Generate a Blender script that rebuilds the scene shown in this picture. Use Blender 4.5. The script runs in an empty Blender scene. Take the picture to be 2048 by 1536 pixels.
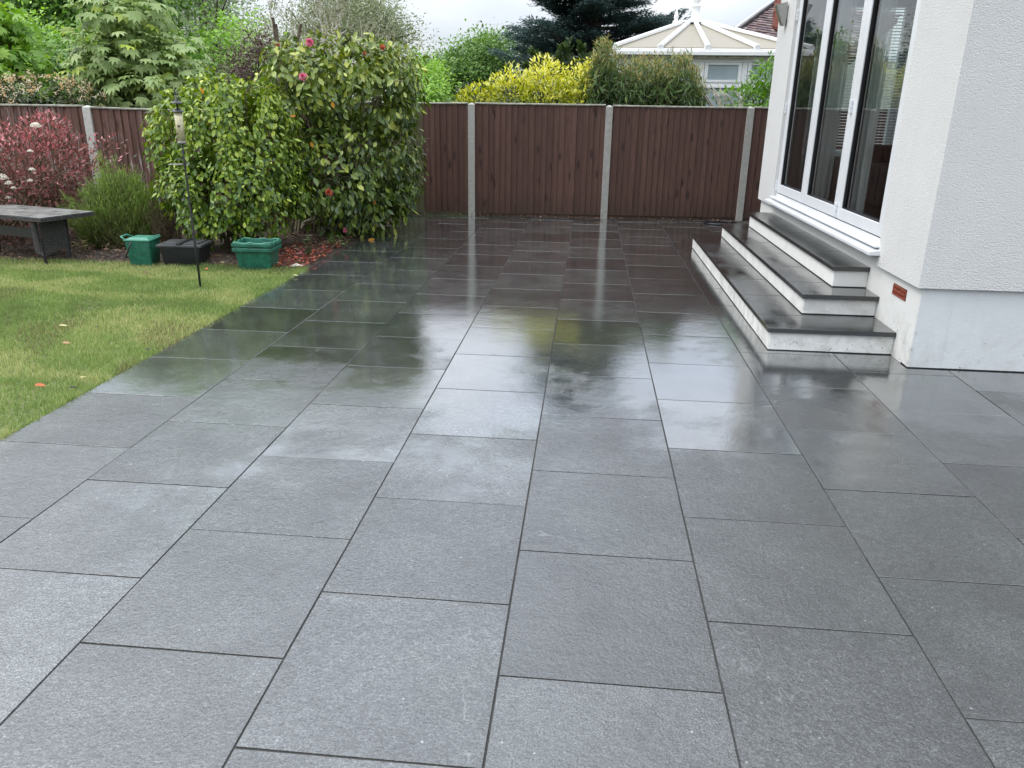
import bpy, bmesh, math, random
import numpy as np
from mathutils import Vector, Matrix, Euler

random.seed(7)
rng = np.random.default_rng(7)
S = bpy.context.scene
C = S.collection
PI = math.pi

# ------------------------------------------------------------------ camera
CAM = np.array([0.1804, 0.0, 1.440])
MR = np.array([[0.99527169, 0.09609054, 0.01417321],
               [0.04539257, -0.3311446, -0.94248754],
               [-0.08587076, 0.93867452, -0.33394064]])   # rows: right, down, forward
FPX = 1546.88
cd = bpy.data.cameras.new('camera')
cd.sensor_width = 36.0
cd.lens = FPX / 2048.0 * 36.0
cd.clip_start = 0.05
cd.clip_end = 600
cam = bpy.data.objects.new('camera', cd)
C.objects.link(cam)
cam.matrix_world = Matrix((
    (MR[0][0], -MR[1][0], -MR[2][0], CAM[0]),
    (MR[0][1], -MR[1][1], -MR[2][1], CAM[1]),
    (MR[0][2], -MR[1][2], -MR[2][2], CAM[2]),
    (0, 0, 0, 1)))
S.camera = cam

# ------------------------------------------------------------------ sky, sun, exposure
SUN_EL, SUN_AZ = 52.0, 262.0          # degrees; compass azimuth, +Y is north
SKY_GAIN = 1.0
w = bpy.data.worlds.new('World')
S.world = w
w.use_nodes = True
nt = w.node_tree
for n in list(nt.nodes):
    nt.nodes.remove(n)
def N(t, tree=None, **kw):
    n = (tree or nt).nodes.new(t)
    for k, v in kw.items():
        setattr(n, k, v)
    return n
out = N('ShaderNodeOutputWorld')
bg1 = N('ShaderNodeBackground'); bg1.inputs['Strength'].default_value = 0.05
sky = N('ShaderNodeTexSky'); sky.sky_type = 'NISHITA'; sky.sun_disc = False
sky.sun_elevation = math.radians(SUN_EL); sky.sun_rotation = math.radians(SUN_AZ)
sky.dust_density = 3.0
nt.links.new(sky.outputs[0], bg1.inputs['Color'])
tc = N('ShaderNodeTexCoord')
sep = N('ShaderNodeSeparateXYZ'); nt.links.new(tc.outputs['Generated'], sep.inputs[0])
# cloud deck: brighter towards the zenith as every overcast sky is (CIE overcast)
el = N('ShaderNodeMapRange'); el.inputs['From Min'].default_value = 0; el.inputs['From Max'].default_value = 1
el.inputs['To Min'].default_value = 0.50; el.inputs['To Max'].default_value = 2.7
nt.links.new(sep.outputs['Z'], el.inputs['Value'])
mp = N('ShaderNodeMapping'); mp.inputs['Scale'].default_value = (1.4, 1.4, 4.5)
nt.links.new(tc.outputs['Generated'], mp.inputs[0])
no = N('ShaderNodeTexNoise'); no.inputs['Scale'].default_value = 2.1; no.inputs['Detail'].default_value = 7
no.inputs['Roughness'].default_value = 0.52; no.inputs['Distortion'].default_value = 0.4
nt.links.new(mp.outputs[0], no.inputs['Vector'])
cr = N('ShaderNodeValToRGB')
cr.color_ramp.elements[0].position = 0.36; cr.color_ramp.elements[0].color = (0.73, 0.80, 0.92, 1)
cr.color_ramp.elements[1].position = 0.62; cr.color_ramp.elements[1].color = (1.04, 1.06, 1.09, 1)
nt.links.new(no.outputs['Fac'], cr.inputs['Fac'])
bg2 = N('ShaderNodeBackground')
nt.links.new(cr.outputs[0], bg2.inputs['Color']); nt.links.new(el.outputs[0], bg2.inputs['Strength'])
add = N('ShaderNodeAddShader')
nt.links.new(bg1.outputs[0], add.inputs[0]); nt.links.new(bg2.outputs[0], add.inputs[1])
nt.links.new(add.outputs[0], out.inputs['Surface'])

sl = bpy.data.lights.new('sun', 'SUN'); sl.energy = 1.1; sl.angle = math.radians(22); sl.color = (1.0, 0.955, 0.88)
so = bpy.data.objects.new('sun', sl); C.objects.link(so)
az, ev = math.radians(SUN_AZ), math.radians(SUN_EL)
sd = Vector((math.sin(az) * math.cos(ev), math.cos(az) * math.cos(ev), math.sin(ev)))
so.rotation_euler = sd.to_track_quat('Z', 'Y').to_euler(); so.location = sd * 40

vs = S.view_settings
vs.view_transform = 'Standard'; vs.look = 'None'; vs.exposure = 0.2; vs.gamma = 1.0
vs.use_curve_mapping = False
S.cycles.max_bounces = 8; S.cycles.diffuse_bounces = 3; S.cycles.glossy_bounces = 4
S.cycles.transmission_bounces = 6; S.cycles.transparent_max_bounces = 12
S.cycles.caustics_reflective = False; S.cycles.caustics_refractive = False
S.cycles.use_denoising = True

# ------------------------------------------------------------------ measuring helpers (a point on the plane y=Y or z=Z)
def ray(u, v):
    return np.array([(u - 1024) / FPX, (v - 768) / FPX, 1.0]) @ MR
def at(u, v, Y):
    d = ray(u, v); t = (Y - CAM[1]) / d[1]; return CAM + t * d
def gp(u, v, z=0.0):
    d = ray(u, v); t = (z - CAM[2]) / d[2]; return CAM + t * d

# ------------------------------------------------------------------ scene tree helpers
def tag(o, label=None, cat=None, group=None, kind=None):
    if label: o['label'] = label
    if cat: o['category'] = cat
    if group: o['group'] = group
    if kind: o['kind'] = kind
    return o
def empty(name, loc=(0, 0, 0), rz=0.0, label=None, cat=None, group=None, kind=None, parent=None):
    o = bpy.data.objects.new(name, None); C.objects.link(o)
    o.location = loc; o.rotation_euler = (0, 0, rz); o.empty_display_size = .1
    if parent: o.parent = parent
    return tag(o, label, cat, group, kind)
def link(name, me, mat=None, parent=None, loc=None, rot=None):
    o = bpy.data.objects.new(name, me); C.objects.link(o)
    if mat is not None and not me.materials:
        for m in (mat if isinstance(mat, (list, tuple)) else [mat]): me.materials.append(m)
    if parent is not None: o.parent = parent
    if loc is not None: o.location = loc
    if rot is not None: o.rotation_euler = rot
    return o
def np_mesh(name, V, F, shade=None, smooth=False, mi=None):
    V = np.asarray(V, dtype=np.float32); F = np.asarray(F, dtype=np.int32)
    k = F.shape[1]; n = len(F)
    me = bpy.data.meshes.new(name)
    me.vertices.add(len(V)); me.vertices.foreach_set('co', V.ravel())
    me.loops.add(n * k); me.loops.foreach_set('vertex_index', F.ravel())
    me.polygons.add(n)
    me.polygons.foreach_set('loop_start', np.arange(0, n * k, k, dtype=np.int32))
    me.polygons.foreach_set('loop_total', np.full(n, k, dtype=np.int32))
    if smooth: me.polygons.foreach_set('use_smooth', np.ones(n, dtype=bool))
    if mi is not None: me.polygons.foreach_set('material_index', np.asarray(mi, dtype=np.int32))
    if shade is not None:
        a = me.attributes.new('shade', 'FLOAT', 'POINT'); a.data.foreach_set('value', np.asarray(shade, dtype=np.float32))
    me.update(calc_edges=True)
    return me

class MB:                                  # collects boxes, bars, prisms and tubes into one mesh
    def __init__(self): self.bm = bmesh.new()
    def box(self, lo, hi, M=None):
        x0, y0, z0 = lo; x1, y1, z1 = hi
        vs_ = [self.bm.verts.new(p) for p in ((x0,y0,z0),(x1,y0,z0),(x1,y1,z0),(x0,y1,z0),(x0,y0,z1),(x1,y0,z1),(x1,y1,z1),(x0,y1,z1))]
        if M is not None:
            for v in vs_: v.co = M @ v.co
        for f in ((3,2,1,0),(4,5,6,7),(0,1,5,4),(1,2,6,5),(2,3,7,6),(3,0,4,7)):
            self.bm.faces.new([vs_[i] for i in f])
        return self
    def hexa(self, pts):                   # 8 corners: bottom ring 0-3, top ring 4-7
        vs_ = [self.bm.verts.new(p) for p in pts]
        for f in ((3,2,1,0),(4,5,6,7),(0,1,5,4),(1,2,6,5),(2,3,7,6),(3,0,4,7)):
            self.bm.faces.new([vs_[i] for i in f])
        return self
    def poly(self, pts):
        self.bm.faces.new([self.bm.verts.new(p) for p in pts]); return self
    def bar(self, a, b, w_, h_=None, up=(0, 0, 1)):
        h_ = h_ or w_
        a = Vector(a); b = Vector(b); d = (b - a).normalized(); up = Vector(up)
        if abs(d.dot(up)) > .98: up = Vector((1, 0, 0))
        s = d.cross(up).normalized(); t = s.cross(d)
        s *= w_ / 2; t *= h_ / 2
        return self.hexa([a-s-t, a+s-t, b+s-t, b-s-t, a-s+t, a+s+t, b+s+t, b-s+t])
    def tube(self, pts, rads, n=8, closed=False):
        pts = [Vector(p) for p in pts]
        if not isinstance(rads, (list, tuple)): rads = [rads] * len(pts)
        rings = []
        for i, p in enumerate(pts):
            if closed: d = pts[(i + 1) % len(pts)] - pts[i - 1]
            else: d = pts[min(i + 1, len(pts) - 1)] - pts[max(i - 1, 0)]
            d.normalize()
            s = d.orthogonal().normalized() if not rings else (ps - d * ps.dot(d)).normalized()
            ps = s; t = d.cross(s)
            rings.append([self.bm.verts.new(p + (s * math.cos(a) + t * math.sin(a)) * rads[i]) for a in [2 * PI * k / n for k in range(n)]])
        m = len(rings)
        for i in range(m if closed else m - 1):
            A, B = rings[i], rings[(i + 1) % m]
            for k in range(n): self.bm.faces.new((A[k], A[(k+1) % n], B[(k+1) % n], B[k]))
        if not closed:
            self.bm.faces.new(rings[0][::-1]); self.bm.faces.new(rings[-1])
        return self
    def lathe(self, prof, n=20, c=(0, 0, 0), cap=True):
        rings = [[self.bm.verts.new((c[0] + r * math.cos(2*PI*k/n), c[1] + r * math.sin(2*PI*k/n), c[2] + z)) for k in range(n)] for r, z in prof]
        for A, B in zip(rings, rings[1:]):
            for k in range(n): self.bm.faces.new((A[k], A[(k+1) % n], B[(k+1) % n], B[k]))
        if cap: self.bm.faces.new(rings[0][::-1]); self.bm.faces.new(rings[-1])
        return self
    def build(self, name, mat=None, parent=None, bevel=0.0, seg=1, smooth=False, loc=None, rot=None, mesh_only=False):
        bm = self.bm
        if bevel > 0: bmesh.ops.bevel(bm, geom=bm.edges[:], offset=bevel, segments=seg, affect='EDGES', profile=.6, clamp_overlap=True)
        bmesh.ops.recalc_face_normals(bm, faces=bm.faces[:])
        me = bpy.data.meshes.new(name); bm.to_mesh(me); bm.free()
        if smooth:
            for p in me.polygons: p.use_smooth = True
        if mesh_only:
            if mat is not None: me.materials.append(mat)
            return me
        return link(name, me, mat, parent, loc, rot)

# ------------------------------------------------------------------ materials
def new_mat(name):
    m = bpy.data.materials.new(name); m.use_nodes = True
    t = m.node_tree; b = t.nodes['Principled BSDF']
    return m, t, b
def tex_noise(t, scale, detail=4, rough=.55, vec=None, dist=0.0):
    n = t.nodes.new('ShaderNodeTexNoise'); n.inputs['Scale'].default_value = scale
    n.inputs['Detail'].default_value = detail; n.inputs['Roughness'].default_value = rough; n.inputs['Distortion'].default_value = dist
    if vec is not None: t.links.new(vec, n.inputs['Vector'])
    return n
def ramp(t, fac, stops):
    r = t.nodes.new('ShaderNodeValToRGB'); e = r.color_ramp.elements
    while len(e) < len(stops): e.new(0.5)
    for i, (p, c) in enumerate(stops):
        e[i].position = p; e[i].color = (*c, 1) if len(c) == 3 else c
    t.links.new(fac, r.inputs['Fac']); return r
def mixc(t, f, a, b, mode='MIX'):
    m = t.nodes.new('ShaderNodeMix'); m.data_type = 'RGBA'; m.blend_type = mode
    for s, x in ((0, f), (6, a), (7, b)):
        if hasattr(x, 'is_linked') or hasattr(x, 'node'): t.links.new(x, m.inputs[s])
        elif s == 0: m.inputs[0].default_value = x
        else: m.inputs[s].default_value = (*x, 1) if len(x) == 3 else x
    return m.outputs[2]
def maprange(t, v, a, b, c, d, smooth=False):
    m = t.nodes.new('ShaderNodeMapRange')
    if smooth: m.interpolation_type = 'SMOOTHSTEP'
    t.links.new(v, m.inputs[0])
    for i, x in enumerate((a, b, c, d)): m.inputs[i + 1].default_value = x
    return m.outputs[0]
def math_(t, op, a, b=None, clamp=False):
    m = t.nodes.new('ShaderNodeMath'); m.operation = op; m.use_clamp = clamp
    for i, x in enumerate((a, b)):
        if x is None: continue
        if hasattr(x, 'node'): t.links.new(x, m.inputs[i])
        else: m.inputs[i].default_value = x
    return m.outputs[0]
def bump(t, h, strength, dist, nrm=None):
    b = t.nodes.new('ShaderNodeBump'); b.inputs['Distance'].default_value = dist
    if hasattr(strength, 'node'): t.links.new(strength, b.inputs['Strength'])
    else: b.inputs['Strength'].default_value = strength
    t.links.new(h, b.inputs['Height'])
    if nrm is not None: t.links.new(nrm, b.inputs['Normal'])
    return b.outputs[0]
def world_pos(t):
    return t.nodes.new('ShaderNodeNewGeometry').outputs['Position']
def mk(name, col, rough=.6, spec=.5, var=.15, vscale=6, bstr=0, bscale=60, bdist=.002, metallic=0, col2=None):
    m, t, b = new_mat(name)
    pos = world_pos(t)
    n = tex_noise(t, vscale, 5, .6, pos)
    c2 = col2 or tuple(max(0, x * (1 - var * 2)) for x in col)
    c1 = col if col2 else tuple(min(1, x * (1 + var)) for x in col)
    r = ramp(t, n.outputs['Fac'], [(.3, c2), (.7, c1)])
    t.links.new(r.outputs[0], b.inputs['Base Color'])
    b.inputs['Roughness'].default_value = rough; b.inputs['Specular IOR Level'].default_value = spec
    b.inputs['Metallic'].default_value = metallic
    if bstr:
        bn = tex_noise(t, bscale, 4, .6, pos)
        t.links.new(bump(t, bn.outputs['Fac'], bstr, bdist), b.inputs['Normal'])
    return m
GAIN = {'mid_green_leaf': 1.3, 'fresh_green_leaf': 1.4, 'pale_maple_leaf': 1.15, 'grey_green_leaf': 1.3, 'grey_olive_leaf': 1.3, 'cedar_needle': 1.8, 'lush_green_leaf': 1.35, 'yellow_green_maple': 1.2}
def leaf_mat(name, stops, rough=.45, trans=.25, spec=.4, objrand=False):
    k_ = GAIN.get(name, 1.0); stops = [tuple(min(.75, x * k_) for x in c) for c in stops]
    m, t, b = new_mat(name)
    if objrand: f = t.nodes.new('ShaderNodeObjectInfo').outputs['Random']
    else:
        a = t.nodes.new('ShaderNodeAttribute'); a.attribute_name = 'shade'; f = a.outputs['Fac']
    k = len(stops)
    r = ramp(t, f, [(i / max(1, k - 1), c) for i, c in enumerate(stops)])
    t.links.new(r.outputs[0], b.inputs['Base Color'])
    b.inputs['Roughness'].default_value = rough; b.inputs['Specular IOR Level'].default_value = spec
    tr = t.nodes.new('ShaderNodeBsdfTranslucent')
    hs = t.nodes.new('ShaderNodeHueSaturation'); hs.inputs['Saturation'].default_value = 1.15; hs.inputs['Value'].default_value = 1.3
    t.links.new(r.outputs[0], hs.inputs['Color']); t.links.new(hs.outputs[0], tr.inputs['Color'])
    mx = t.nodes.new('ShaderNodeMixShader'); mx.inputs[0].default_value = trans
    t.links.new(b.outputs[0], mx.inputs[1]); t.links.new(tr.outputs[0], mx.inputs[2])
    t.links.new(mx.outputs[0], t.nodes['Material Output'].inputs['Surface'])
    return m

def slab_mat(name, tint=1.0, steps=False):
    m, t, b = new_mat(name)
    pos = world_pos(t)
    oi = t.nodes.new('ShaderNodeObjectInfo')
    # every slab gets its own piece of stone
    off = t.nodes.new('ShaderNodeVectorMath'); off.operation = 'ADD'
    cmb = t.nodes.new('ShaderNodeCombineXYZ')
    t.links.new(math_(t, 'MULTIPLY', oi.outputs['Random'], 37.0), cmb.inputs[2])
    t.links.new(pos, off.inputs[0]); t.links.new(cmb.outputs[0], off.inputs[1])
    P = off.outputs[0]
    mott = tex_noise(t, 3.2, 4, .6, P)
    fine = tex_noise(t, 190, 4, .85, P)
    mid = tex_noise(t, 45, 4, .7, P)
    c = ramp(t, mott.outputs['Fac'], [(.3, (.033 * tint, .036 * tint, .036 * tint)), (.7, (.072 * tint, .077 * tint, .076 * tint))]).outputs[0]
    g = ramp(t, fine.outputs['Fac'], [(.36, (.22,) * 3), (.5, (.85,) * 3), (.64, (3.0,) * 3)]).outputs[0]
    c = mixc(t, 1.0, c, g, 'MULTIPLY')
    c = mixc(t, 1.0, c, ramp(t, mid.outputs['Fac'], [(.33, (.68,) * 3), (.67, (1.35,) * 3)]).outputs[0], 'MULTIPLY')
    # grit: sparse pale and dark specks
    vg = t.nodes.new('ShaderNodeTexVoronoi'); vg.inputs['Scale'].default_value = 26; t.links.new(P, vg.inputs['Vector'])
    spk = t.nodes.new('ShaderNodeSeparateColor'); t.links.new(vg.outputs['Color'], spk.inputs[0])
    dot = maprange(t, vg.outputs['Distance'], .07, .12, 1, 0)
    c = mixc(t, math_(t, 'MULTIPLY', dot, maprange(t, spk.outputs[0], .86, .9, 0, .8)), c, (.34, .35, .34))
    c = mixc(t, math_(t, 'MULTIPLY', dot, maprange(t, spk.outputs[1], .88, .92, 0, .85)), c, (.012, .012, .011))
    slabv = maprange(t, oi.outputs['Random'], 0, 1, .62, 1.26)
    cv = t.nodes.new('ShaderNodeCombineColor')
    for i in range(3): t.links.new(slabv, cv.inputs[i])
    c = mixc(t, 1.0, c, cv.outputs[0], 'MULTIPLY')
    # thin pale veins, on some slabs only
    wv = tex_noise(t, 1.7, 4, .5, P, .35)
    ve = maprange(t, math_(t, 'ABSOLUTE', math_(t, 'SUBTRACT', wv.outputs['Fac'], .5)), 0, .0034, 1, 0)
    vm = maprange(t, tex_noise(t, 1.7, 2, .5, P).outputs['Fac'], .54, .62, 0, .55)
    ve = math_(t, 'MULTIPLY', ve, vm)
    c = mixc(t, ve, c, (.24, .25, .25))
    gr = maprange(t, tex_noise(t, 1.1, 3, .6, pos).outputs['Fac'], .5, .68, 0, .5)
    c = mixc(t, gr, c, mixc(t, 1.0, c, (.92, 1.12, .98), 'MULTIPLY'))
    if not steps:   # stone colour darkens towards the house side, its edge broken up by noise
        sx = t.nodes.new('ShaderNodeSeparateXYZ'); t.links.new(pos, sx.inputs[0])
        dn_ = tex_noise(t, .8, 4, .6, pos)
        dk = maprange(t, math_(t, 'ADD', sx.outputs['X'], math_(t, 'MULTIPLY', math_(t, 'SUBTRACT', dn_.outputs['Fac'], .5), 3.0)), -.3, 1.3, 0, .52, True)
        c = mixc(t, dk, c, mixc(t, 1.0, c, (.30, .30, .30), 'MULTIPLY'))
    t.links.new(c, b.inputs['Base Color'])
    # standing water: a thin sheet at the far end, patchier and drier towards the near end
    sp = t.nodes.new('ShaderNodeSeparateXYZ'); t.links.new(pos, sp.inputs[0])
    wn = tex_noise(t, 1.3, 5, .6, pos)
    wn2 = tex_noise(t, 4.5, 4, .6, pos)
    yy = math_(t, 'ADD', sp.outputs['Y'], math_(t, 'MULTIPLY', math_(t, 'SUBTRACT', wn.outputs['Fac'], .5), 5.5))
    yy = math_(t, 'ADD', yy, math_(t, 'MULTIPLY', math_(t, 'SUBTRACT', oi.outputs['Random'], .5), 1.3))
    wet = maprange(t, math_(t, 'ADD', yy, math_(t, 'MULTIPLY', math_(t, 'SUBTRACT', wn2.outputs['Fac'], .5), 2.2)), 2.3, 4.3, 0, 1, True) if not steps else maprange(t, wn.outputs['Fac'], .3, .6, .3, 1)
    b.inputs['IOR'].default_value = 1.5
    b.inputs['Specular IOR Level'].default_value = .6
    t.links.new(maprange(t, wet, 0, 1, .36, .085), b.inputs['Roughness'])
    riv = tex_noise(t, 17, 5, .6, P, .3)
    hgt = math_(t, 'ADD', math_(t, 'MULTIPLY', mid.outputs['Fac'], .35), riv.outputs['Fac'])
    big = tex_noise(t, 2.5, 2, .5, P)
    n1 = bump(t, big.outputs['Fac'], .25, .01)
    n0 = bump(t, big.outputs['Fac'], .10, .01)
    n2 = bump(t, hgt, maprange(t, wet, 0, 1, .55, .15 if not steps else .04), .006, n1)
    n3 = bump(t, fine.outputs['Fac'], maprange(t, wet, 0, 1, .5, .03), .0016, n2)
    t.links.new(n3, b.inputs['Normal'])
    b.inputs['Coat Weight'].default_value = .35 if not steps else .3
    b.inputs['Coat Roughness'].default_value = .06; b.inputs['Coat IOR'].default_value = 1.95 if not steps else 1.6
    t.links.new(maprange(t, wet, 0, 1, .68, 1.0 if not steps else .5), b.inputs['Coat Weight'])
    t.links.new(maprange(t, wet, 0, 1, .15, .012), b.inputs['Coat Roughness'])
    gran = math_(t, 'ADD', math_(t, 'MULTIPLY', riv.outputs['Fac'], .6), tex_noise(t, 85, 3, .65, P).outputs['Fac'])
    nC = bump(t, gran, maprange(t, wet, 0, 1, .90, .075), .0045, n0)
    t.links.new(nC, b.inputs['Coat Normal'])
    return m

def wood_mat(name, base, dark, scuff=0.0, green=0.0):
    m, t, b = new_mat(name)
    pos = world_pos(t); oi = t.nodes.new('ShaderNodeObjectInfo')
    cmb = t.nodes.new('ShaderNodeCombineXYZ'); t.links.new(math_(t, 'MULTIPLY', oi.outputs['Random'], 53.0), cmb.inputs[0])
    off = t.nodes.new('ShaderNodeVectorMath'); off.operation = 'ADD'; t.links.new(pos, off.inputs[0]); t.links.new(cmb.outputs[0], off.inputs[1])
    mp_ = t.nodes.new('ShaderNodeMapping'); mp_.inputs['Scale'].default_value = (60, 60, 3.2); t.links.new(off.outputs[0], mp_.inputs[0])
    g = tex_noise(t, 1, 6, .65, mp_.outputs[0], .5)
    c = ramp(t, g.outputs['Fac'], [(.3, dark), (.7, base)]).outputs[0]
    bv = maprange(t, oi.outputs['Random'], 0, 1, .82, 1.14)
    cv = t.nodes.new('ShaderNodeCombineColor')
    for i in range(3): t.links.new(bv, cv.inputs[i])
    c = mixc(t, 1.0, c, cv.outputs[0], 'MULTIPLY')
    # knots
    mk_ = t.nodes.new('ShaderNodeMapping'); mk_.inputs['Scale'].default_value = (7, 7, 2.6); t.links.new(off.outputs[0], mk_.inputs[0])
    vo = t.nodes.new('ShaderNodeTexVoronoi'); vo.inputs['Scale'].default_value = 1.0; t.links.new(mk_.outputs[0], vo.inputs['Vector'])
    kn = maprange(t, vo.outputs['Distance'], .10, .22, .8, 0)
    c = mixc(t, kn, c, tuple(x * .35 for x in dark))
    # damp lower edge and weather marks
    sp = t.nodes.new('ShaderNodeSeparateXYZ'); t.links.new(pos, sp.inputs[0])
    low = maprange(t, math_(t, 'ADD', sp.outputs['Z'], math_(t, 'MULTIPLY', tex_noise(t, 9, 4, .6, pos).outputs['Fac'], .25)), .08, .5, .55, 0)
    c = mixc(t, low, c, (dark[0] * .5, dark[1] * .75, dark[2] * .55))
    if scuff:
        ms = t.nodes.new('ShaderNodeMapping'); ms.inputs['Scale'].default_value = (30, 30, 2.4); t.links.new(pos, ms.inputs[0])
        sn = tex_noise(t, 1, 6, .75, ms.outputs[0])
        lim = tex_noise(t, .9, 2, .5, pos)
        sc = math_(t, 'MULTIPLY', maprange(t, sn.outputs['Fac'], .53, .62, 0, 1), maprange(t, lim.outputs['Fac'], .42, .55, 0, scuff))
        c = mixc(t, sc, c, (.42, .38, .36))
    if green:
        gn = tex_noise(t, 5, 5, .6, pos)
        c = mixc(t, maprange(t, gn.outputs['Fac'], .35, .6, green * .3, green), c, (.10, .12, .05))
    t.links.new(c, b.inputs['Base Color'])
    b.inputs['Roughness'].default_value = .62; b.inputs['Specular IOR Level'].default_value = .3
    t.links.new(bump(t, g.outputs['Fac'], .35, .003), b.inputs['Normal'])
    return m

def render_mat(name, col, grain, dist, smoothness=0.0, dirt=.25):
    m, t, b = new_mat(name)
    pos = world_pos(t)
    n = tex_noise(t, 1.2, 6, .6, pos)
    c = ramp(t, n.outputs['Fac'], [(.3, tuple(x * .93 for x in col)), (.7, col)]).outputs[0]
    # algae and splash stains
    st = tex_noise(t, 7, 6, .7, pos, .5)
    sp = t.nodes.new('ShaderNodeSeparateXYZ'); t.links.new(pos, sp.inputs[0])
    if dirt:
        lowz = maprange(t, sp.outputs['Z'], 0, .35, 1, .12)
        c = mixc(t, math_(t, 'MULTIPLY', math_(t, 'MULTIPLY', maprange(t, st.outputs['Fac'], .45, .7, 0, 1), lowz), dirt), c, (.30, .31, .25))
        sk = tex_noise(t, 26, 6, .8, pos)
        c = mixc(t, math_(t, 'MULTIPLY', math_(t, 'MULTIPLY', maprange(t, sk.outputs['Fac'], .6, .68, 0, 1), lowz), dirt * 2.0), c, (.12, .12, .10))
    mv = t.nodes.new('ShaderNodeMapping'); mv.inputs['Scale'].default_value = (14, 14, .7); t.links.new(pos, mv.inputs[0])
    sv = tex_noise(t, 1, 4, .6, mv.outputs[0])
    c = mixc(t, maprange(t, sv.outputs['Fac'], .55, .75, 0, .16), c, (.48, .49, .44))
    g = tex_noise(t, grain, 3, .6, pos)
    vo = t.nodes.new('ShaderNodeTexVoronoi'); vo.inputs['Scale'].default_value = grain * .7; t.links.new(pos, vo.inputs['Vector'])
    h = math_(t, 'SUBTRACT', g.outputs['Fac'], math_(t, 'MULTIPLY', vo.outputs['Distance'], .6))
    t.links.new(c, b.inputs['Base Color'])
    b.inputs['Roughness'].default_value = .85; b.inputs['Specular IOR Level'].default_value = .2
    t.links.new(bump(t, h, 1.0 - smoothness, dist, bump(t, n.outputs['Fac'], .3, .01)), b.inputs['Normal'])
    return m

def glass_mat(name, tint=(.86, .92, .90), ior=1.52, extra=0.0, wob=0.02):
    m, t, b = new_mat(name)
    t.nodes.remove(b)
    tr = t.nodes.new('ShaderNodeBsdfTransparent'); tr.inputs['Color'].default_value = (*tint, 1)
    gl = t.nodes.new('ShaderNodeBsdfGlossy'); gl.inputs['Roughness'].default_value = .006
    fr = t.nodes.new('ShaderNodeFresnel'); fr.inputs['IOR'].default_value = ior
    nb = bump(t, tex_noise(t, 1.6, 2, .5, world_pos(t)).outputs['Fac'], wob, .02)
    t.links.new(nb, gl.inputs['Normal'])
    f = math_(t, 'ADD', math_(t, 'MULTIPLY', fr.outputs[0], 1.25), extra, clamp=True)
    mx = t.nodes.new('ShaderNodeMixShader')
    t.links.new(f, mx.inputs[0]); t.links.new(tr.outputs[0], mx.inputs[1]); t.links.new(gl.outputs[0], mx.inputs[2])
    t.links.new(mx.outputs[0], t.nodes['Material Output'].inputs['Surface'])
    return m

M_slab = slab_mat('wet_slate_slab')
M_tread = slab_mat('wet_slate_tread', .26, steps=True)
M_grout = mk('sandy_grout', (.060, .058, .054), .8, .3, .3, 7, .3, 60, .002, col2=(.024, .024, .023))
M_riser = render_mat('painted_riser', (.80, .80, .77), 60, .0018, .4, dirt=.75)
M_plinth = render_mat('smooth_plinth_render', (.66, .68, .68), 90, .0014, .5, dirt=.4)
M_plinth2 = render_mat('smooth_plinth_render_side', (.68, .685, .66), 90, .0014, .5, dirt=.7)
M_wall = render_mat('rough_cast_render', (.69, .69, .675), 190, .0055, 0.05, dirt=0)
M_fence = wood_mat('stained_fence_board', (.116, .061, .046), (.066, .033, .025))
M_fence_l = wood_mat('scuffed_fence_board', (.160, .086, .066), (.085, .044, .034), scuff=1.0)
M_fence_g = wood_mat('algae_fence_board', (.085, .052, .034), (.045, .028, .02), green=.75)
M_cap = mk('weathered_cap_rail', (.30, .29, .24), .8, .2, .3, 12)
M_conc = mk('grey_concrete', (.36, .355, .32), .85, .3, .10, 30, .5, 90, .003)
M_conc_w = mk('pale_concrete', (.50, .50, .45), .85, .3, .10, 30, .5, 90, .003)
M_upvc = mk('white_upvc', (.70, .72, .74), .28, .5, .03, 3)
M_seal = mk('black_gasket', (.012, .012, .013), .5, .4, .1, 20)
M_glass = glass_mat('door_glass')
M_glass_far = mk('blind_backed_glass', (.36, .43, .46), .08, .6, .08, 2)

# ------------------------------------------------------------------ ground
def sheet(name, x0, y0, x1, y1, z, mat, nx=1, ny=1):
    me = bpy.data.meshes.new(name)
    xs = np.linspace(x0, x1, nx + 1); ys = np.linspace(y0, y1, ny + 1)
    V = [(x, y, z) for y in ys for x in xs]
    F = [(j*(nx+1)+i, j*(nx+1)+i+1, (j+1)*(nx+1)+i+1, (j+1)*(nx+1)+i) for j in range(ny) for i in range(nx)]
    me.from_pydata(V, [], F)
    return link(name, me, mat)
def lawn_mat():
    m, t, b = new_mat('lawn_soil_and_thatch')
    pos = world_pos(t)
    a = tex_noise(t, 1.1, 5, .6, pos); c_ = tex_noise(t, 60, 4, .7, pos)
    c = ramp(t, a.outputs['Fac'], [(.3, (.11, .14, .05)), (.62, (.20, .205, .09))]).outputs[0]
    c = mixc(t, 1.0, c, ramp(t, c_.outputs['Fac'], [(.3, (.5,)*3), (.7, (1.4,)*3)]).outputs[0], 'MULTIPLY')
    t.links.new(c, b.inputs['Base Color']); b.inputs['Roughness'].default_value = .9
    t.links.new(bump(t, c_.outputs['Fac'], .8, .01), b.inputs['Normal'])
    return m
M_lawn = lawn_mat()
g_ = sheet('ground', -300, -120, 300, 400, -0.06, mk('far_grass_ground', (.06, .075, .03), .9, .2, .3, .6)); tag(g_, kind='structure')
lw = sheet('lawn', -16, -4, -2.415, 6.93, -0.012, M_lawn); tag(lw, kind='structure')

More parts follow.
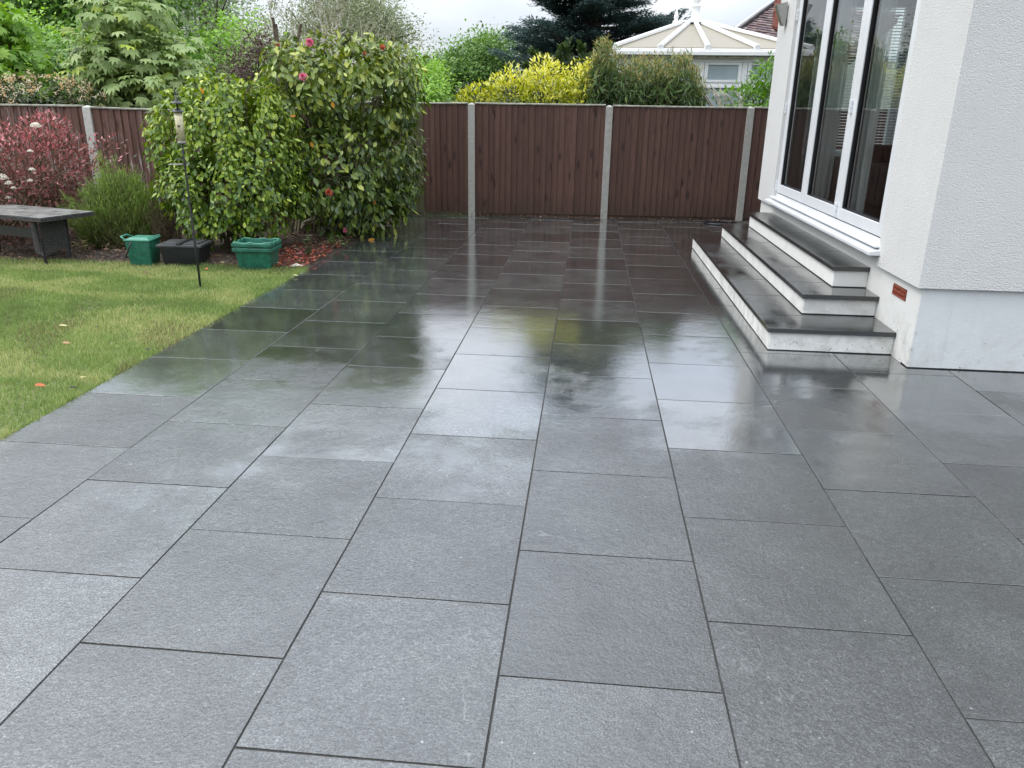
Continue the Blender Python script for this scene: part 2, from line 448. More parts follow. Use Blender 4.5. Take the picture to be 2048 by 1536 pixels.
def soil_mat():
    m, t, b = new_mat('damp_bed_soil')
    pos = world_pos(t)
    a = tex_noise(t, 4, 6, .65, pos); f = tex_noise(t, 55, 5, .75, pos)
    c = ramp(t, a.outputs['Fac'], [(.3, (.035, .022, .015)), (.65, (.095, .07, .05))]).outputs[0]
    c = mixc(t, 1.0, c, ramp(t, f.outputs['Fac'], [(.3, (.4,)*3), (.7, (1.7,)*3)]).outputs[0], 'MULTIPLY')
    t.links.new(c, b.inputs['Base Color']); b.inputs['Roughness'].default_value = .8
    t.links.new(bump(t, f.outputs['Fac'], 1.0, .03, bump(t, a.outputs['Fac'], .8, .08)), b.inputs['Normal'])
    return m
def snoise(P, seed=0, scale=1.0):          # cheap smooth noise for many points, about -1..1
    r = np.random.default_rng(1000 + seed); o = np.zeros(len(P))
    for k in range(7):
        d = r.normal(size=3); d /= np.linalg.norm(d); f = scale * r.uniform(.7, 2.1)
        o += np.sin(P @ d * f * 2.2 + r.uniform(0, 6.28)) * r.uniform(.6, 1)
    return o / 3.2
# raised, lumpy soil of the planted bed
xs = np.linspace(-16, -2.42, 190); ys = np.linspace(6.93, 11.6, 60)
XX, YY = np.meshgrid(xs, ys); PP = np.stack([XX.ravel(), YY.ravel(), np.zeros(XX.size)], 1)
ZZ = -.008 + .02 * (1 + snoise(PP, 3, 3)) * np.clip((PP[:, 1] - 6.95) * 4, 0, 1) * np.clip((-2.45 - PP[:, 0]) * 5, 0, 1) + .006 * rng.normal(size=len(PP))
PP[:, 2] = ZZ; nx_ = len(xs)
ii = np.arange(XX.size).reshape(XX.shape)
Fq = np.stack([ii[:-1, :-1].ravel(), ii[:-1, 1:].ravel(), ii[1:, 1:].ravel(), ii[1:, :-1].ravel()], 1)
bed = link('flower_bed_soil', np_mesh('flower_bed_soil', PP, Fq, smooth=True), soil_mat()); tag(bed, kind='structure')

# ------------------------------------------------------------------ patio
PW, PD, JX, JY = .5973, .6363, .0052, .0062
patio = empty('patio', (0, 0, 0), kind='structure')
base = sheet('mortar_bed', -2.414, -3.0, 9.0, 11.6, -0.0036, M_grout); base.parent = patio
slab_cache = {}
def slab_mesh(lx, ly):
    key = (round(lx, 3), round(ly, 3))
    if key in slab_cache: return slab_cache[key]
    mb = MB(); mb.box((-lx/2, -ly/2, -.02), (lx/2, ly/2, 0))
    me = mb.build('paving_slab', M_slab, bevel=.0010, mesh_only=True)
    slab_cache[key] = me; return me
offs = {-4: 2.3372, -3: 2.0206, -2: 1.6978, -1: 1.3799, 0: 1.6970, 1: 2.0038, 2: 1.6747, 3: 1.36, 4: 1.75}
rs = random.Random(3)
def put_slab(x0, x1, y0, y1):
    lx, ly = x1 - x0 - JX, y1 - y0 - JY
    if lx < .04 or ly < .04: return
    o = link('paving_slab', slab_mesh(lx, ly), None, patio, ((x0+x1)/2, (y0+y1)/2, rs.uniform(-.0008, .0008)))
    o.rotation_euler = (rs.gauss(0, .0012), rs.gauss(0, .0012), rs.gauss(0, .0014))
for k in range(-5, 14):
    x0, x1 = k * PW, (k + 1) * PW
    if k == -5: x0, x1 = -2.414 - .0, -4 * PW
    if k == -5: continue
    x0e = x0 if k > -4 else -2.412
    off = offs.get(k, offs[(k % 4)] + (.17 if k % 2 else 0))
    n0 = -6
    y = off + n0 * PD
    while y < 11.3:
        y1 = min(y + PD, 11.32)
        a, b = y, y1
        if x0 >= 2.13: b = min(b, 4.66)
        elif x1 > 2.16 and b > 4.66 and a < 4.66:
            put_slab(x0e, 2.155, 4.66, b) ; b = 4.66
        if b > -.6 and a < b and not (x0 >= 2.13 and a >= 4.66):
            put_slab(x0e, (x1 if not (x1 > 2.16 and a >= 4.66) else 2.155), a, b)
        y = y1

# ------------------------------------------------------------------ steps
st = empty('entrance_steps', (1.75, 6.9, 0), 0, 'three white rendered steps with black slate treads below the glazed doors', 'steps')
def ch(o, root):           # keep the world place of a child built in world coordinates
    o.parent = root; o.matrix_parent_inverse = root.matrix_world.inverted(); return o
bpy.context.view_layer.update()
def step(xr, y0, y1, zb, zt, xn, yn0, yn1, cuts):
    mb = MB(); mb.box((xr, y0, zb), (2.158, y1, zt - .031))
    r = mb.build('riser', M_riser, None, bevel=.004, seg=1); ch(r, st)
    mb = MB(); mb.box((xr - .0022, y0 - .0022, zb), (2.156, y1 + .0022, zb + .005)); ch(mb.build('joint_line', M_seal, None), st)
    ys_ = [yn0] + cuts + [yn1]
    for a, b in zip(ys_, ys_[1:]):
        mb = MB(); mb.box((xn, a + .0025, zt - .030), (2.157, b - .0025, zt))
        s_ = mb.build('tread_slab', M_tread, None, bevel=.002); ch(s_, st)
def cutlist(a, b, s0, d=.6):
    r = []; y = a + s0
    while y < b - .12: r.append(y); y += d
    return r
step(1.388, 4.930, 8.93, 0.001, .153, 1.368, 4.905, 8.95, cutlist(4.905, 8.95, .36))
step(1.678, 5.318, 8.80, .154, .297, 1.656, 5.280, 8.82, cutlist(5.280, 8.82, .42))
step(1.925, 5.560, 8.62, .298, .446, 1.903, 5.535, 8.64, cutlist(5.535, 8.64, .66, .95))

# ------------------------------------------------------------------ house
house = empty('house', (5, 7, 0), 0, 'white rendered house with pale plinth and glazed folding doors above the steps', 'house')
HX, HY, HN = 2.124, 4.640, 9.28       # faces of the roughcast: west, south, north
PX, PY = 2.158, 4.668
HT = 4.9
bpy.context.view_layer.update()
def hp(mb, name, mat, bevel=.003, smooth=False, par=None):
    o = mb.build(name, mat, None, bevel=bevel, smooth=smooth); return ch(o, par or house)
mb = MB(); mb.box((PX, PY, -.05), (2.34, 9.25, .60)); hp(mb, 'plinth', M_plinth2)
mb = MB(); mb.box((PX - .002, PY - .004, -.02), (9, PY + .1, .006)); hp(mb, 'joint_line', M_seal, 0)
mb = MB(); mb.box((2.345, PY + .001, -.05), (9, 4.9, .60))
mb.box((PX + .002, PY - .0015, -.05), (2.3445, 4.80, .599)); hp(mb, 'plinth', M_plinth, bevel=0)
DY0, DY1, DZ0, DZ1 = 5.36, 8.56, .60, 2.74
mb = MB()
mb.box((HX, 4.88, .495), (2.36, DY0, HT))
mb.box((HX, DY1, .525), (2.36, HN, HT))
mb.box((HX, DY0 + .0005, DZ1), (2.36, DY1 - .0005, HT))
mb.box((HX + .004, DY0 + .0005, .535), (2.30, DY1 - .0005, .5635))
hp(mb, 'wall', M_wall, bevel=0)
mb = MB(); mb.box((HX, HY, .495), (9, 4.88, HT)); hp(mb, 'wall', M_wall, bevel=0)
# north wall with the window that shows through the doors
WX0, WX1, WZ0, WZ1 = 2.44, 3.42, 1.02, 2.55
mb = MB()
mb.box((2.361, 9.02, 0), (WX0, HN, HT)); mb.box((WX1, 9.02, 0), (9, HN, HT))
mb.box((WX0, 9.021, 0), (WX1, HN - .001, WZ0)); mb.box((WX0, 9.021, WZ1), (WX1, HN - .001, HT))
hp(mb, 'wall', mk('grey_inner_wall', (.58, .58, .58), .8, .3, .08, 3), bevel=0)
# roof over the house, inner floor, ceiling and back wall of the room
mb = MB(); mb.hexa([(HX-.35, HY-.35, HT), (9.3, HY-.35, HT), (9.3, HN+.3, HT), (HX-.35, HN+.3, HT), (4.6, 6.9, 7.2), (9.3, 6.9, 7.2), (9.3, 7.0, 7.2), (4.6, 7.0, 7.2)])
hp(mb, 'roof', mk('brown_roof_tile', (.12, .07, .055), .8, .3, .2, 8), bevel=0)
mb = MB(); mb.box((2.345, 4.901, .50), (8.9, 9.0, .575)); hp(mb, 'floor', mk('dark_wood_floor', (.05, .04, .035), .4, .4, .2, 3), 0)
mb = MB(); mb.box((2.365, 4.901, 2.95), (8.9, 9.0, 3.0)); hp(mb, 'ceiling', mk('white_ceiling', (.6, .6, .6), .8, .2, .04, 3), 0)
mb = MB(); mb.box((6.2, 4.901, .58), (6.3, 9.0, 2.949)); hp(mb, 'partition', mk('dim_room_wall', (.20, .17, .17), .8, .2, .1, 3), 0)
# rendered corner bead and a fine crack line beside the corner
# sill under the doors
mb = MB()
mb.hexa([(2.052, 5.318, .563), (2.20, 5.318, .563), (2.20, 8.602, .563), (2.052, 8.602, .563), (2.052, 5.318, .590), (2.20, 5.318, .612), (2.20, 8.602, .612), (2.052, 8.602, .590)])
hp(mb, 'door_sill', M_upvc, bevel=.004)
mb = MB(); mb.box((2.092, 5.345, .612), (2.20, 8.575, .626)); hp(mb, 'door_sill', M_upvc, bevel=.003)
# outer frame
mb = MB()
mb.box((2.155, DY0 + .001, .6265), (2.25, DY1 - .001, .66)); mb.box((2.155, DY0 + .001, 2.69), (2.25, DY1 - .001, DZ1 - .001))
mb.box((2.155, DY0 + .001, .6605), (2.25, DY0 + .045, 2.6895)); mb.box((2.155, DY1 - .04, .6605), (2.25, DY1 - .001, 2.6895))
hp(mb, 'door_frame', M_upvc, bevel=.003)
mb = MB(); mb.box((2.162, 5.41, .659), (2.24, 8.515, .668)); hp(mb, 'gasket', M_seal, bevel=0)
FX = 2.148
leafY = [(7.482, 8.512), (6.446, 7.474), (5.410, 6.438)]
for i, (a, b) in enumerate(leafY):
    d = empty('door_leaf', (FX, (a+b)/2, .67)); bpy.context.view_layer.update(); ch(d, house)
    st_ = .088
    mb = MB(); zb, zt_ = .670, 2.685
    mb.box((FX, a, zb), (FX + .07, a + st_, zt_)); mb.box((FX, b - st_, zb), (FX + .07, b, zt_))
    mb.box((FX, a + st_ + .0002, zb), (FX + .07, b - st_ - .0002, zb + .085)); mb.box((FX, a + st_ + .0002, zt_ - .085), (FX + .07, b - st_ - .0002, zt_))
    f = hp(mb, 'leaf_frame', M_upvc, .004, par=d)
    mb = MB(); q = .008
    for lo, hi in (((a+st_, zb+.085), (a+st_+q, zt_-.085)), ((b-st_-q, zb+.085), (b-st_, zt_-.085)), ((a+st_+q, zb+.085), (b-st_-q, zb+.085+q)), ((a+st_+q, zt_-.085-q), (b-st_-q, zt_-.085))):
        mb.box((FX + .010, lo[0], lo[1]), (FX + .045, hi[0], hi[1]))
    hp(mb, 'gasket', M_seal, 0, par=d)
    me = bpy.data.meshes.new('pane'); y0, y1, z0, z1 = a + st_ + q, b - st_ - q, zb + .085 + q, zt_ - .085 - q
    me.from_pydata([(FX+.028, y0, z0), (FX+.028, y0, z1), (FX+.028, y1, z1), (FX+.028, y1, z0)], [], [(0, 1, 2, 3)])
    ch(link('pane', me, M_glass), d)
def hinge(y, z, par=house):
    mb = MB()
    for k in range(3): mb.box((FX - .022, y - .013, z + k * .034), (FX + .0, y + .013, z + k * .034 + .0305))
    hp(mb, 'hinge', M_upvc, .003)
for z in (.69, 1.45, 2.3):
    hinge(6.442, z); hinge(8.520, z)
# air brick in the plinth
ab = empty('air_brick', (PX, 4.978, .398)); bpy.context.view_layer.update(); ch(ab, house)
M_terra = mk('terracotta_air_brick', (.30, .075, .045), .8, .3, .25, 40, .3, 200, .002)
mb = MB()
mb.box((PX - .006, 4.872, .366), (PX + .02, 5.084, .374)); mb.box((PX - .006, 4.872, .422), (PX + .02, 5.084, .430))
mb.box((PX - .006, 4.872, .3942), (PX + .02, 5.084, .4018))
for k in range(10):
    y = 4.872 + k * (.212 - .008) / 9
    mb.box((PX - .0055, y, .3741), (PX + .02, y + .008, .3941)); mb.box((PX - .0055, y, .4019), (PX + .02, y + .008, .4219))
hp(mb, 'vent_face', M_terra, 0, par=ab)
mb = MB(); mb.box((PX - .0008, 4.868, .362), (PX + .01, 5.088, .434)); hp(mb, 'vent_back', M_seal, 0, par=ab)

# window on the far side of the room with a venetian blind (seen through the doors)
win = empty('window', (2.93, 9.15, 1.8)); bpy.context.view_layer.update(); ch(win, house)
mb = MB()
for lo, hi in (((WX0, WZ0), (WX0+.06, WZ1)), ((WX1-.06, WZ0), (WX1, WZ1)), ((WX0+.06, WZ0), (WX1-.06, WZ0+.06)), ((WX0+.06, WZ1-.06), (WX1-.06, WZ1))):
    mb.box((lo[0] + .001, 9.12, lo[1] + .001), (hi[0] - .001, 9.19, hi[1] - .001))
hp(mb, 'window_frame', M_upvc, .003, par=win)
me = bpy.data.meshes.new('pane'); me.from_pydata([(WX0+.06, 9.15, WZ0+.06), (WX1-.06, 9.15, WZ0+.06), (WX1-.06, 9.15, WZ1-.06), (WX0+.06, 9.15, WZ1-.06)], [], [(0, 1, 2, 3)])
ch(link('pane', me, M_glass), win)
bl = empty('venetian_blind', (2.93, 8.98, 2.56), 0, 'white venetian blind with open slats seen through the glazed doors', 'blind')
M_bl = leaf_mat('white_blind_slat', [(.86, .88, .88)] * 2, .5, .7, .3)
mb = MB(); mb.box((-.50, -.02, -.02), (.50, .02, .02)); mb.build('head_rail', M_bl, bl, bevel=.003)
mb = MB(); mb.hexa([(-.49, -.011, -.006), (.49, -.011, -.006), (.49, .011, .005), (-.49, .011, .005), (-.49, -.011, -.0052), (.49, -.011, -.0052), (.49, .011, .0058), (-.49, .011, .0058)])
slat = mb.build('slat', M_bl, mesh_only=True)
for k in range(48): link('slat', slat, None, bl, (0, 0, -.045 - k * .0295), (math.radians(-46), 0, 0))
mb = MB(); mb.box((-.49, -.012, -1.49), (.49, .012, -1.47)); mb.build('bottom_rail', M_bl, bl, bevel=.002)
mb = MB()
for x in (-.3, .0, .3): mb.tube([(x, -.016, -.02), (x, -.016, -1.47)], .0012, 5)
mb.build('cord', M_bl, bl)

# curtain bunched at the left end of the window
def sheer_mat():
    m, t, b = new_mat('sheer_curtain'); b.inputs['Base Color'].default_value = (.70, .72, .72, 1); b.inputs['Roughness'].default_value = .9
    tl = t.nodes.new('ShaderNodeBsdfTranslucent'); tl.inputs['Color'].default_value = (.75, .77, .77, 1)
    tp = t.nodes.new('ShaderNodeBsdfTransparent')
    m1 = t.nodes.new('ShaderNodeMixShader'); m1.inputs[0].default_value = .5; t.links.new(b.outputs[0], m1.inputs[1]); t.links.new(tl.outputs[0], m1.inputs[2])
    m2 = t.nodes.new('ShaderNodeMixShader'); m2.inputs[0].default_value = .55; t.links.new(m1.outputs[0], m2.inputs[1]); t.links.new(tp.outputs[0], m2.inputs[2])
    t.links.new(m2.outputs[0], t.nodes['Material Output'].inputs['Surface']); return m
def curtain(y0, y1, folds, label):
    k_ = folds * 8; Vc, Fc = [], []
    for i in range(k_ + 1):
        y = y0 + (y1 - y0) * i / k_; x = 2.43 + .028 * math.sin(i * 2 * PI / 8) + .008 * math.sin(i * .37)
        for z in (.60, 1.3, 2.0, 2.85): Vc.append((x, y, z))
    for i in range(k_):
        for j in range(3): Fc.append((i*4+j, (i+1)*4+j, (i+1)*4+j+1, i*4+j+1))
    me = bpy.data.meshes.new('curtain'); me.from_pydata(Vc, [], Fc)
    for p_ in me.polygons: p_.use_smooth = True
    tag(link('curtain', me, M_sheer), label, 'curtain')
M_sheer = sheer_mat()
curtain(7.75, 8.75, 9, 'pale sheer curtain hanging behind the farthest glazed door')
curtain(6.75, 7.05, 4, 'narrow sheer curtain gathered behind the middle glazed door')
# low dark sofa inside, just behind the glass
sofa = empty('sofa', (3.3, 7.6, .576), 0, 'dark sofa standing inside behind the glazed doors', 'sofa')
M_sofa = mk('dark_upholstery', (.035, .032, .035), .9, .2, .2, 10)
for nm, lo, hi in (('seat', (-.4, -.9, .05), (.45, .9, .42)), ('backrest', (.451, -.9, .05), (.65, .9, .80)), ('armrest', (-.4, -1.1, .05), (.65, -.905, .58)), ('armrest', (-.4, .905, .05), (.65, 1.1, .58))):
    mb = MB(); mb.box(lo, hi); mb.build(nm, M_sofa, sofa, bevel=.04, seg=3)

# wall lamp at the far corner of the house
lamp = empty('wall_lamp', (HX, 8.92, 2.41), 0, 'brushed steel up and down wall lamp near the far corner of the house', 'wall lamp')
M_steel = mk('brushed_steel', (.42, .42, .40), .32, .5, .1, 20, metallic=.9)
mb = MB(); mb.box((-.012, -.04, -.06), (0.003, .04, .06)); mb.build('mounting_plate', M_steel, lamp, bevel=.003)
def wedge(mb, y0, y1, k=1.0, off=0.0):
    mb.hexa([(-.045 - off, y0, -.115 * k), (-.0125, y0, -.115 * k), (-.0125, y1, -.115 * k), (-.045 - off, y1, -.115 * k), (-.125 - off, y0, .075 * k), (-.0125, y0, .10 * k), (-.0125, y1, .10 * k), (-.125 - off, y1, .075 * k)])
mb = MB(); wedge(mb, -.045, -.040); wedge(mb, .040, .045)
mb.hexa([(-.050, -.0398, -.115), (-.044, -.0398, -.115), (-.044, .0398, -.115), (-.050, .0398, -.115), (-.130, -.0398, .075), (-.124, -.0398, .075), (-.124, .0398, .075), (-.130, .0398, .075)])
mb.build('housing', M_steel, lamp, bevel=.0012)
mb = MB(); mb.hexa([(-.118, -.039, .060), (-.014, -.039, .078), (-.014, .039, .078), (-.118, .039, .060), (-.119, -.039, .066), (-.014, -.039, .084), (-.014, .039, .084), (-.119, .039, .066)])
mb.box((-.046, -.039, -.105), (-.014, .039, -.100)); mb.build('lens', mk('frosted_lens', (.7, .72, .7), .3, .5, .02), lamp)

# ------------------------------------------------------------------ fences
def fence(name, label, p0, p1, posts, pitch, mat_fn, top=1.50, board_z=.04, post_mat=M_conc, post_h=1.53, group=None, gable=True, over=None):
    root = empty(name, (0, 0, 0), 0, label, 'fence', group)
    p0 = Vector(p0); p1 = Vector(p1); L = (p1 - p0).length; d = (p1 - p0) / L; ang = math.atan2(d.y, d.x)
    root.location = (p0.x, p0.y, 0); root.rotation_euler = (0, 0, ang)
    # local frame: x along the fence, -y faces the camera
    pw = .095
    mb = MB(); mb.box((-pw/2, -.055, -.1), (pw/2, .055, post_h))
    top_pts = [(-pw/2, -.055, post_h), (pw/2, -.055, post_h), (pw/2, .055, post_h), (-pw/2, .055, post_h)]
    mb.hexa(top_pts + [(-.012, -.012, post_h + .020), (.012, -.012, post_h + .020), (.012, .012, post_h + .020), (-.012, .012, post_h + .020)])
    pm = mb.build('post', post_mat, bevel=.004, mesh_only=True)
    for x, dz in posts: link('post', pm, None, root, (x, 0, dz))
    # one feather-edge board, shared by the whole fence
    bw = pitch + .018
    def board_mesh(mat, h):
        mb = MB()
        mb.hexa([(0, -.006, 0), (bw, -.023, 0), (bw, .0, 0), (0, .0, 0), (0, -.006, h), (bw, -.023, h), (bw, .0, h), (0, .0, h)])
        return mb.build('fence_board', mat, bevel=.0012, mesh_only=True)
    cache = {}
    r = random.Random(hash(name) % 1000 if False else 11)
    xs_ = [x for x, _ in posts]
    segs = []
    prev = 0.0
    for x in xs_ + [L]:
        a = prev + (pw/2 if prev in xs_ else 0); b = x - (pw/2 if x in xs_ else 0)
        if b - a > .1: segs.append((a, b))
        prev = x
    for si, (a, b) in enumerate(segs):
        n = max(1, round((b - a) / pitch)); pt = (b - a) / n
        sag = r.uniform(.0, .02); base_t = top + r.uniform(-.012, .012)
        if over and si in over: base_t += over[si]
        capz = []
        for k in range(n):
            x = a + k * pt; u = (k + .5) / n
            h = base_t - board_z - sag * 4 * u * (1 - u)
            mat = mat_fn(si, k, n)
            key = (mat.name,)
            if key not in cache: cache[key] = board_mesh(mat, 1.0)
            o = link('fence_board', cache[key], None, root, (x - .003, -.012 + r.uniform(-.004, .003), board_z), (0, r.gauss(0, .0035), r.gauss(.02, .03)))
            o.scale = ((pt + .018) / bw, 1, h)
            capz.append((x, h + board_z))
        capz.append((b, capz[-1][1]))
        mb = MB()
        for (x0, z0), (x1, z1) in zip(capz, capz[1:]):
            mb.hexa([(x0, -.045, z0+.001), (x1, -.045, z1+.001), (x1, .012, z1+.001), (x0, .012, z0+.001), (x0, -.045, z0+.015), (x1, -.045, z1+.015), (x1, .012, z1+.022), (x0, .012, z0+.022)])
        mb.build('cap_rail', M_cap, root)
        for z in (.25, .8, 1.35):
            mb = MB(); mb.box((a, 0.004, z), (b, .045, z + .045)); mb.build('rail', M_fence, root)
        mb = MB(); mb.box((a, -.012, -.06), (b, .012, board_z - .004)); mb.build('gravel_board', mat_fn(si, 0, 99), root)
    return root
B0 = Vector((-3.45, 11.10, 0)); B1 = Vector((5.2, 11.62, 0))
Lb = (B1 - B0).length
def bx(u, v=430):                      # distance along the back fence of a pixel column
    best = None
    for i in range(4000):
        t_ = i / 4000 * Lb; p = B0 + (B1 - B0) * (t_ / Lb)
        q = (np.array([p.x, p.y, .0]) - CAM) @ MR.T
        uu = 1024 + FPX * q[0] / q[2]
        if best is None or abs(uu - u) < best[0]: best = (abs(uu - u), t_)
    return best[1]
pb = [(bx(944), 0), (bx(1207), -.005), (bx(1476), .005)]
pb.append((pb[2][0] + (pb[2][0] - pb[1][0]), 0))
fence('back_fence', 'brown feather-edge fence with grey concrete posts along the far end of the patio', B0, B1, pb, .0815,
      lambda s, k, n: M_fence_g if (s == 0 and k < 16) else M_fence, top=1.508, post_h=1.505)
A0 = Vector((-13.0, 8.78, 0)); A1 = Vector((-3.45, 9.40, 0))
La = (A1 - A0).length
def ax(u):
    best = None
    for i in range(6000):
        t_ = i / 6000 * La; p = A0 + (A1 - A0) * (t_ / La)
        q = (np.array([p.x, p.y, .9]) - CAM) @ MR.T
        uu = 1024 + FPX * q[0] / q[2]
        if best is None or abs(uu - u) < best[0]: best = (abs(uu - u), t_)
    return best[1]
xa = ax(190)
fence('side_fence', 'scuffed brown fence with a pale concrete post behind the lawn bed', A0, A1, [(xa - 3.8, 0), (xa - 1.9, 0), (xa, 0)], .086,
      lambda s, k, n: M_fence_l, top=1.40, post_mat=M_conc_w, post_h=1.40)
fence('return_fence', 'short brown fence hidden behind the tall camellia', (-3.45, 9.42, 0), (-3.45, 11.08, 0), [], .09, lambda s, k, n: M_fence, top=1.4)

# ------------------------------------------------------------------ foliage machinery
def tmpl_oval(fold=.16, curl=.12, wide=.5):
    V = np.array([(0,0,0), (-.40*wide/.5,.30,0), (0,.32,-fold*.5), (.40*wide/.5,.30,0), (-.42*wide/.5,.64,-curl*.4), (0,.66,-fold*.5-curl*.5), (.42*wide/.5,.64,-curl*.4), (0,1,-curl)])
    F = np.array([(0,3,2),(0,2,1),(2,3,6),(2,6,5),(1,2,5),(1,5,4),(5,6,7),(4,5,7)])
    return V, F
def tmpl_diamond():
    V = np.array([(0,0,0), (-.5,.5,.06), (.5,.5,.06), (0,1,-.05)]); F = np.array([(0,2,1),(1,2,3)])
    return V, F
def tmpl_blade():
    V = np.array([(-.5,0,0), (.5,0,0), (-.35,.55,.0), (.35,.55,.0), (0,1,-.18)]); F = np.array([(0,1,3),(0,3,2),(2,3,4)])
    return V, F
def tmpl_palm(n=5):
    V, F = [], []
    for i in range(n):
        a = (i - (n-1)/2) * (0.62 if n == 5 else .5); L_ = 1.0 - .13 * abs(i - (n-1)/2)
        c, s = math.sin(a), math.cos(a)
        b0 = len(V); dn = -.30 * L_
        V += [(0, 0, 0), (c*.55*L_ - s*.17, s*.55*L_ + c*.17, -.06), (c*.55*L_ + s*.17, s*.55*L_ - c*.17, -.06), (c*L_, s*L_, dn), (c*.55*L_, s*.55*L_, -.12)]
        F += [(b0, b0+4, b0+1), (b0, b0+2, b0+4), (b0+1, b0+4, b0+3), (b0+4, b0+2, b0+3)]
    return np.array(V), np.array(F)
T_OVAL, T_NARROW, T_DIA, T_BLADE, T_PALM = tmpl_oval(), tmpl_oval(.1, .2, .5), tmpl_diamond(), tmpl_blade(), tmpl_palm()
def frames(D, Nn):
    D = D / (np.linalg.norm(D, axis=1, keepdims=True) + 1e-9)
    Nn = Nn - D * np.sum(Nn * D, axis=1, keepdims=True)
    bad = np.linalg.norm(Nn, axis=1) < 1e-3
    Nn[bad] = np.array([.3, .2, 1.0]); Nn = Nn - D * np.sum(Nn * D, axis=1, keepdims=True)
    Nn = Nn / np.linalg.norm(Nn, axis=1, keepdims=True)
    X = np.cross(D, Nn)
    return X, D, Nn
def leaf_geo(P, D, Nn, L, W, T):
    V, F = T; X, Y, Z = frames(D, Nn)
    n = len(P); k = len(V)
    co = (P[:, None, :] + X[:, None, :] * (V[None, :, 0:1] * W[:, None, None]) + Y[:, None, :] * (V[None, :, 1:2] * L[:, None, None]) + Z[:, None, :] * (V[None, :, 2:3] * L[:, None, None]))
    Fa = (F[None] + (np.arange(n) * k)[:, None, None]).reshape(-1, F.shape[1])
    return co.reshape(-1, 3), Fa
def rand_unit(n, r=rng):
    v = r.normal(size=(n, 3)); return v / np.linalg.norm(v, axis=1, keepdims=True)

def foliage(name, parent, mat, P, D, Nn, L, W, T, shade, single=0, single_name='leaf', spread=.4):
    """single > 0: that many of the leaves nearest the camera become parts of their own"""
    n = len(P)
    if single:
        X, Y, Z = frames(D.copy(), Nn.copy())
        face = np.abs(np.sum(Z * ((CAM - P) / np.linalg.norm(CAM - P, axis=1, keepdims=True)), axis=1))
        dist = np.linalg.norm(P - CAM, axis=1)
        score = L * (.35 + face) / dist * (1 - .9 * (dist > np.percentile(dist, 45)))
        idx = np.argsort(-score)[:single]
        meshes = []
        for q in range(6):
            V, F = T; co = V.copy(); co[:, 0] *= float(np.mean(W / L)) * (.92 + .03 * q)
            me = np_mesh(single_name, co, F, np.full(len(co), (q + .5) / 6)); me.materials.append(mat); meshes.append(me)
        for i in idx:
            o = link(single_name, meshes[min(5, int(shade[i] * 6))], None, parent)
            ll = float(L[i])
            o.matrix_local = Matrix(((X[i][0]*ll, Y[i][0]*ll, Z[i][0]*ll, P[i][0]), (X[i][1]*ll, Y[i][1]*ll, Z[i][1]*ll, P[i][1]), (X[i][2]*ll, Y[i][2]*ll, Z[i][2]*ll, P[i][2]), (0, 0, 0, 1)))
        keep = np.ones(n, bool); keep[idx] = False
        P, D, Nn, L, W, shade = P[keep], D[keep], Nn[keep], L[keep], W[keep], shade[keep]
    co, F = leaf_geo(P, D, Nn, L, W, T)
    me = np_mesh(name, co, F, np.repeat(shade, len(T[0])))
    o = link(name, me, mat, parent); o['kind'] = 'stuff'
    return o

def branch_tree(mb, p, d, L, r, depth, gen, out_tips, droop=0.0, spread=.5, seg=4, up=.15, shrink=.68, kids=(2, 3)):
    pts = [Vector(p)]; rad = [r]; q = Vector(p); dd = Vector(d).normalized()
    for i in range(seg):
        dd = (dd + Vector((gen.gauss(0, .13), gen.gauss(0, .13), gen.gauss(0, .08) + up * .2 - droop * .2))).normalized()
        q = q + dd * (L / seg); pts.append(q.copy()); rad.append(r * (1 - .45 * (i + 1) / seg))
    mb.tube(pts, rad, 5 if r > .012 else 3)
    if depth <= 0:
        out_tips.append((q.copy(), dd.copy())); return
    for k in range(gen.randint(*kids)):
        ax_ = dd.orthogonal().normalized(); ax_.rotate(Matrix.Rotation(gen.uniform(0, 2*PI), 3, dd))
        nd = (dd + ax_ * gen.uniform(spread * .5, spread * 1.3)).normalized()
        i = gen.randint(max(1, seg - 2), seg)
        branch_tree(mb, pts[i], nd, L * shrink * gen.uniform(.8, 1.15), rad[i] * .7, depth - 1, gen, out_tips, droop, spread, seg, up, shrink, kids)
        if depth <= 2: out_tips.append((pts[i].copy(), nd))

M_bark = mk('grey_brown_bark', (.13, .10, .075), .9, .2, .3, 12, .6, 40, .01)
M_bark_p = mk('pale_grey_bark', (.55, .52, .44), .9, .2, .25, 12, .4, 40, .006)
M_stem = mk('olive_twig', (.12, .10, .055), .8, .2, .3, 20)

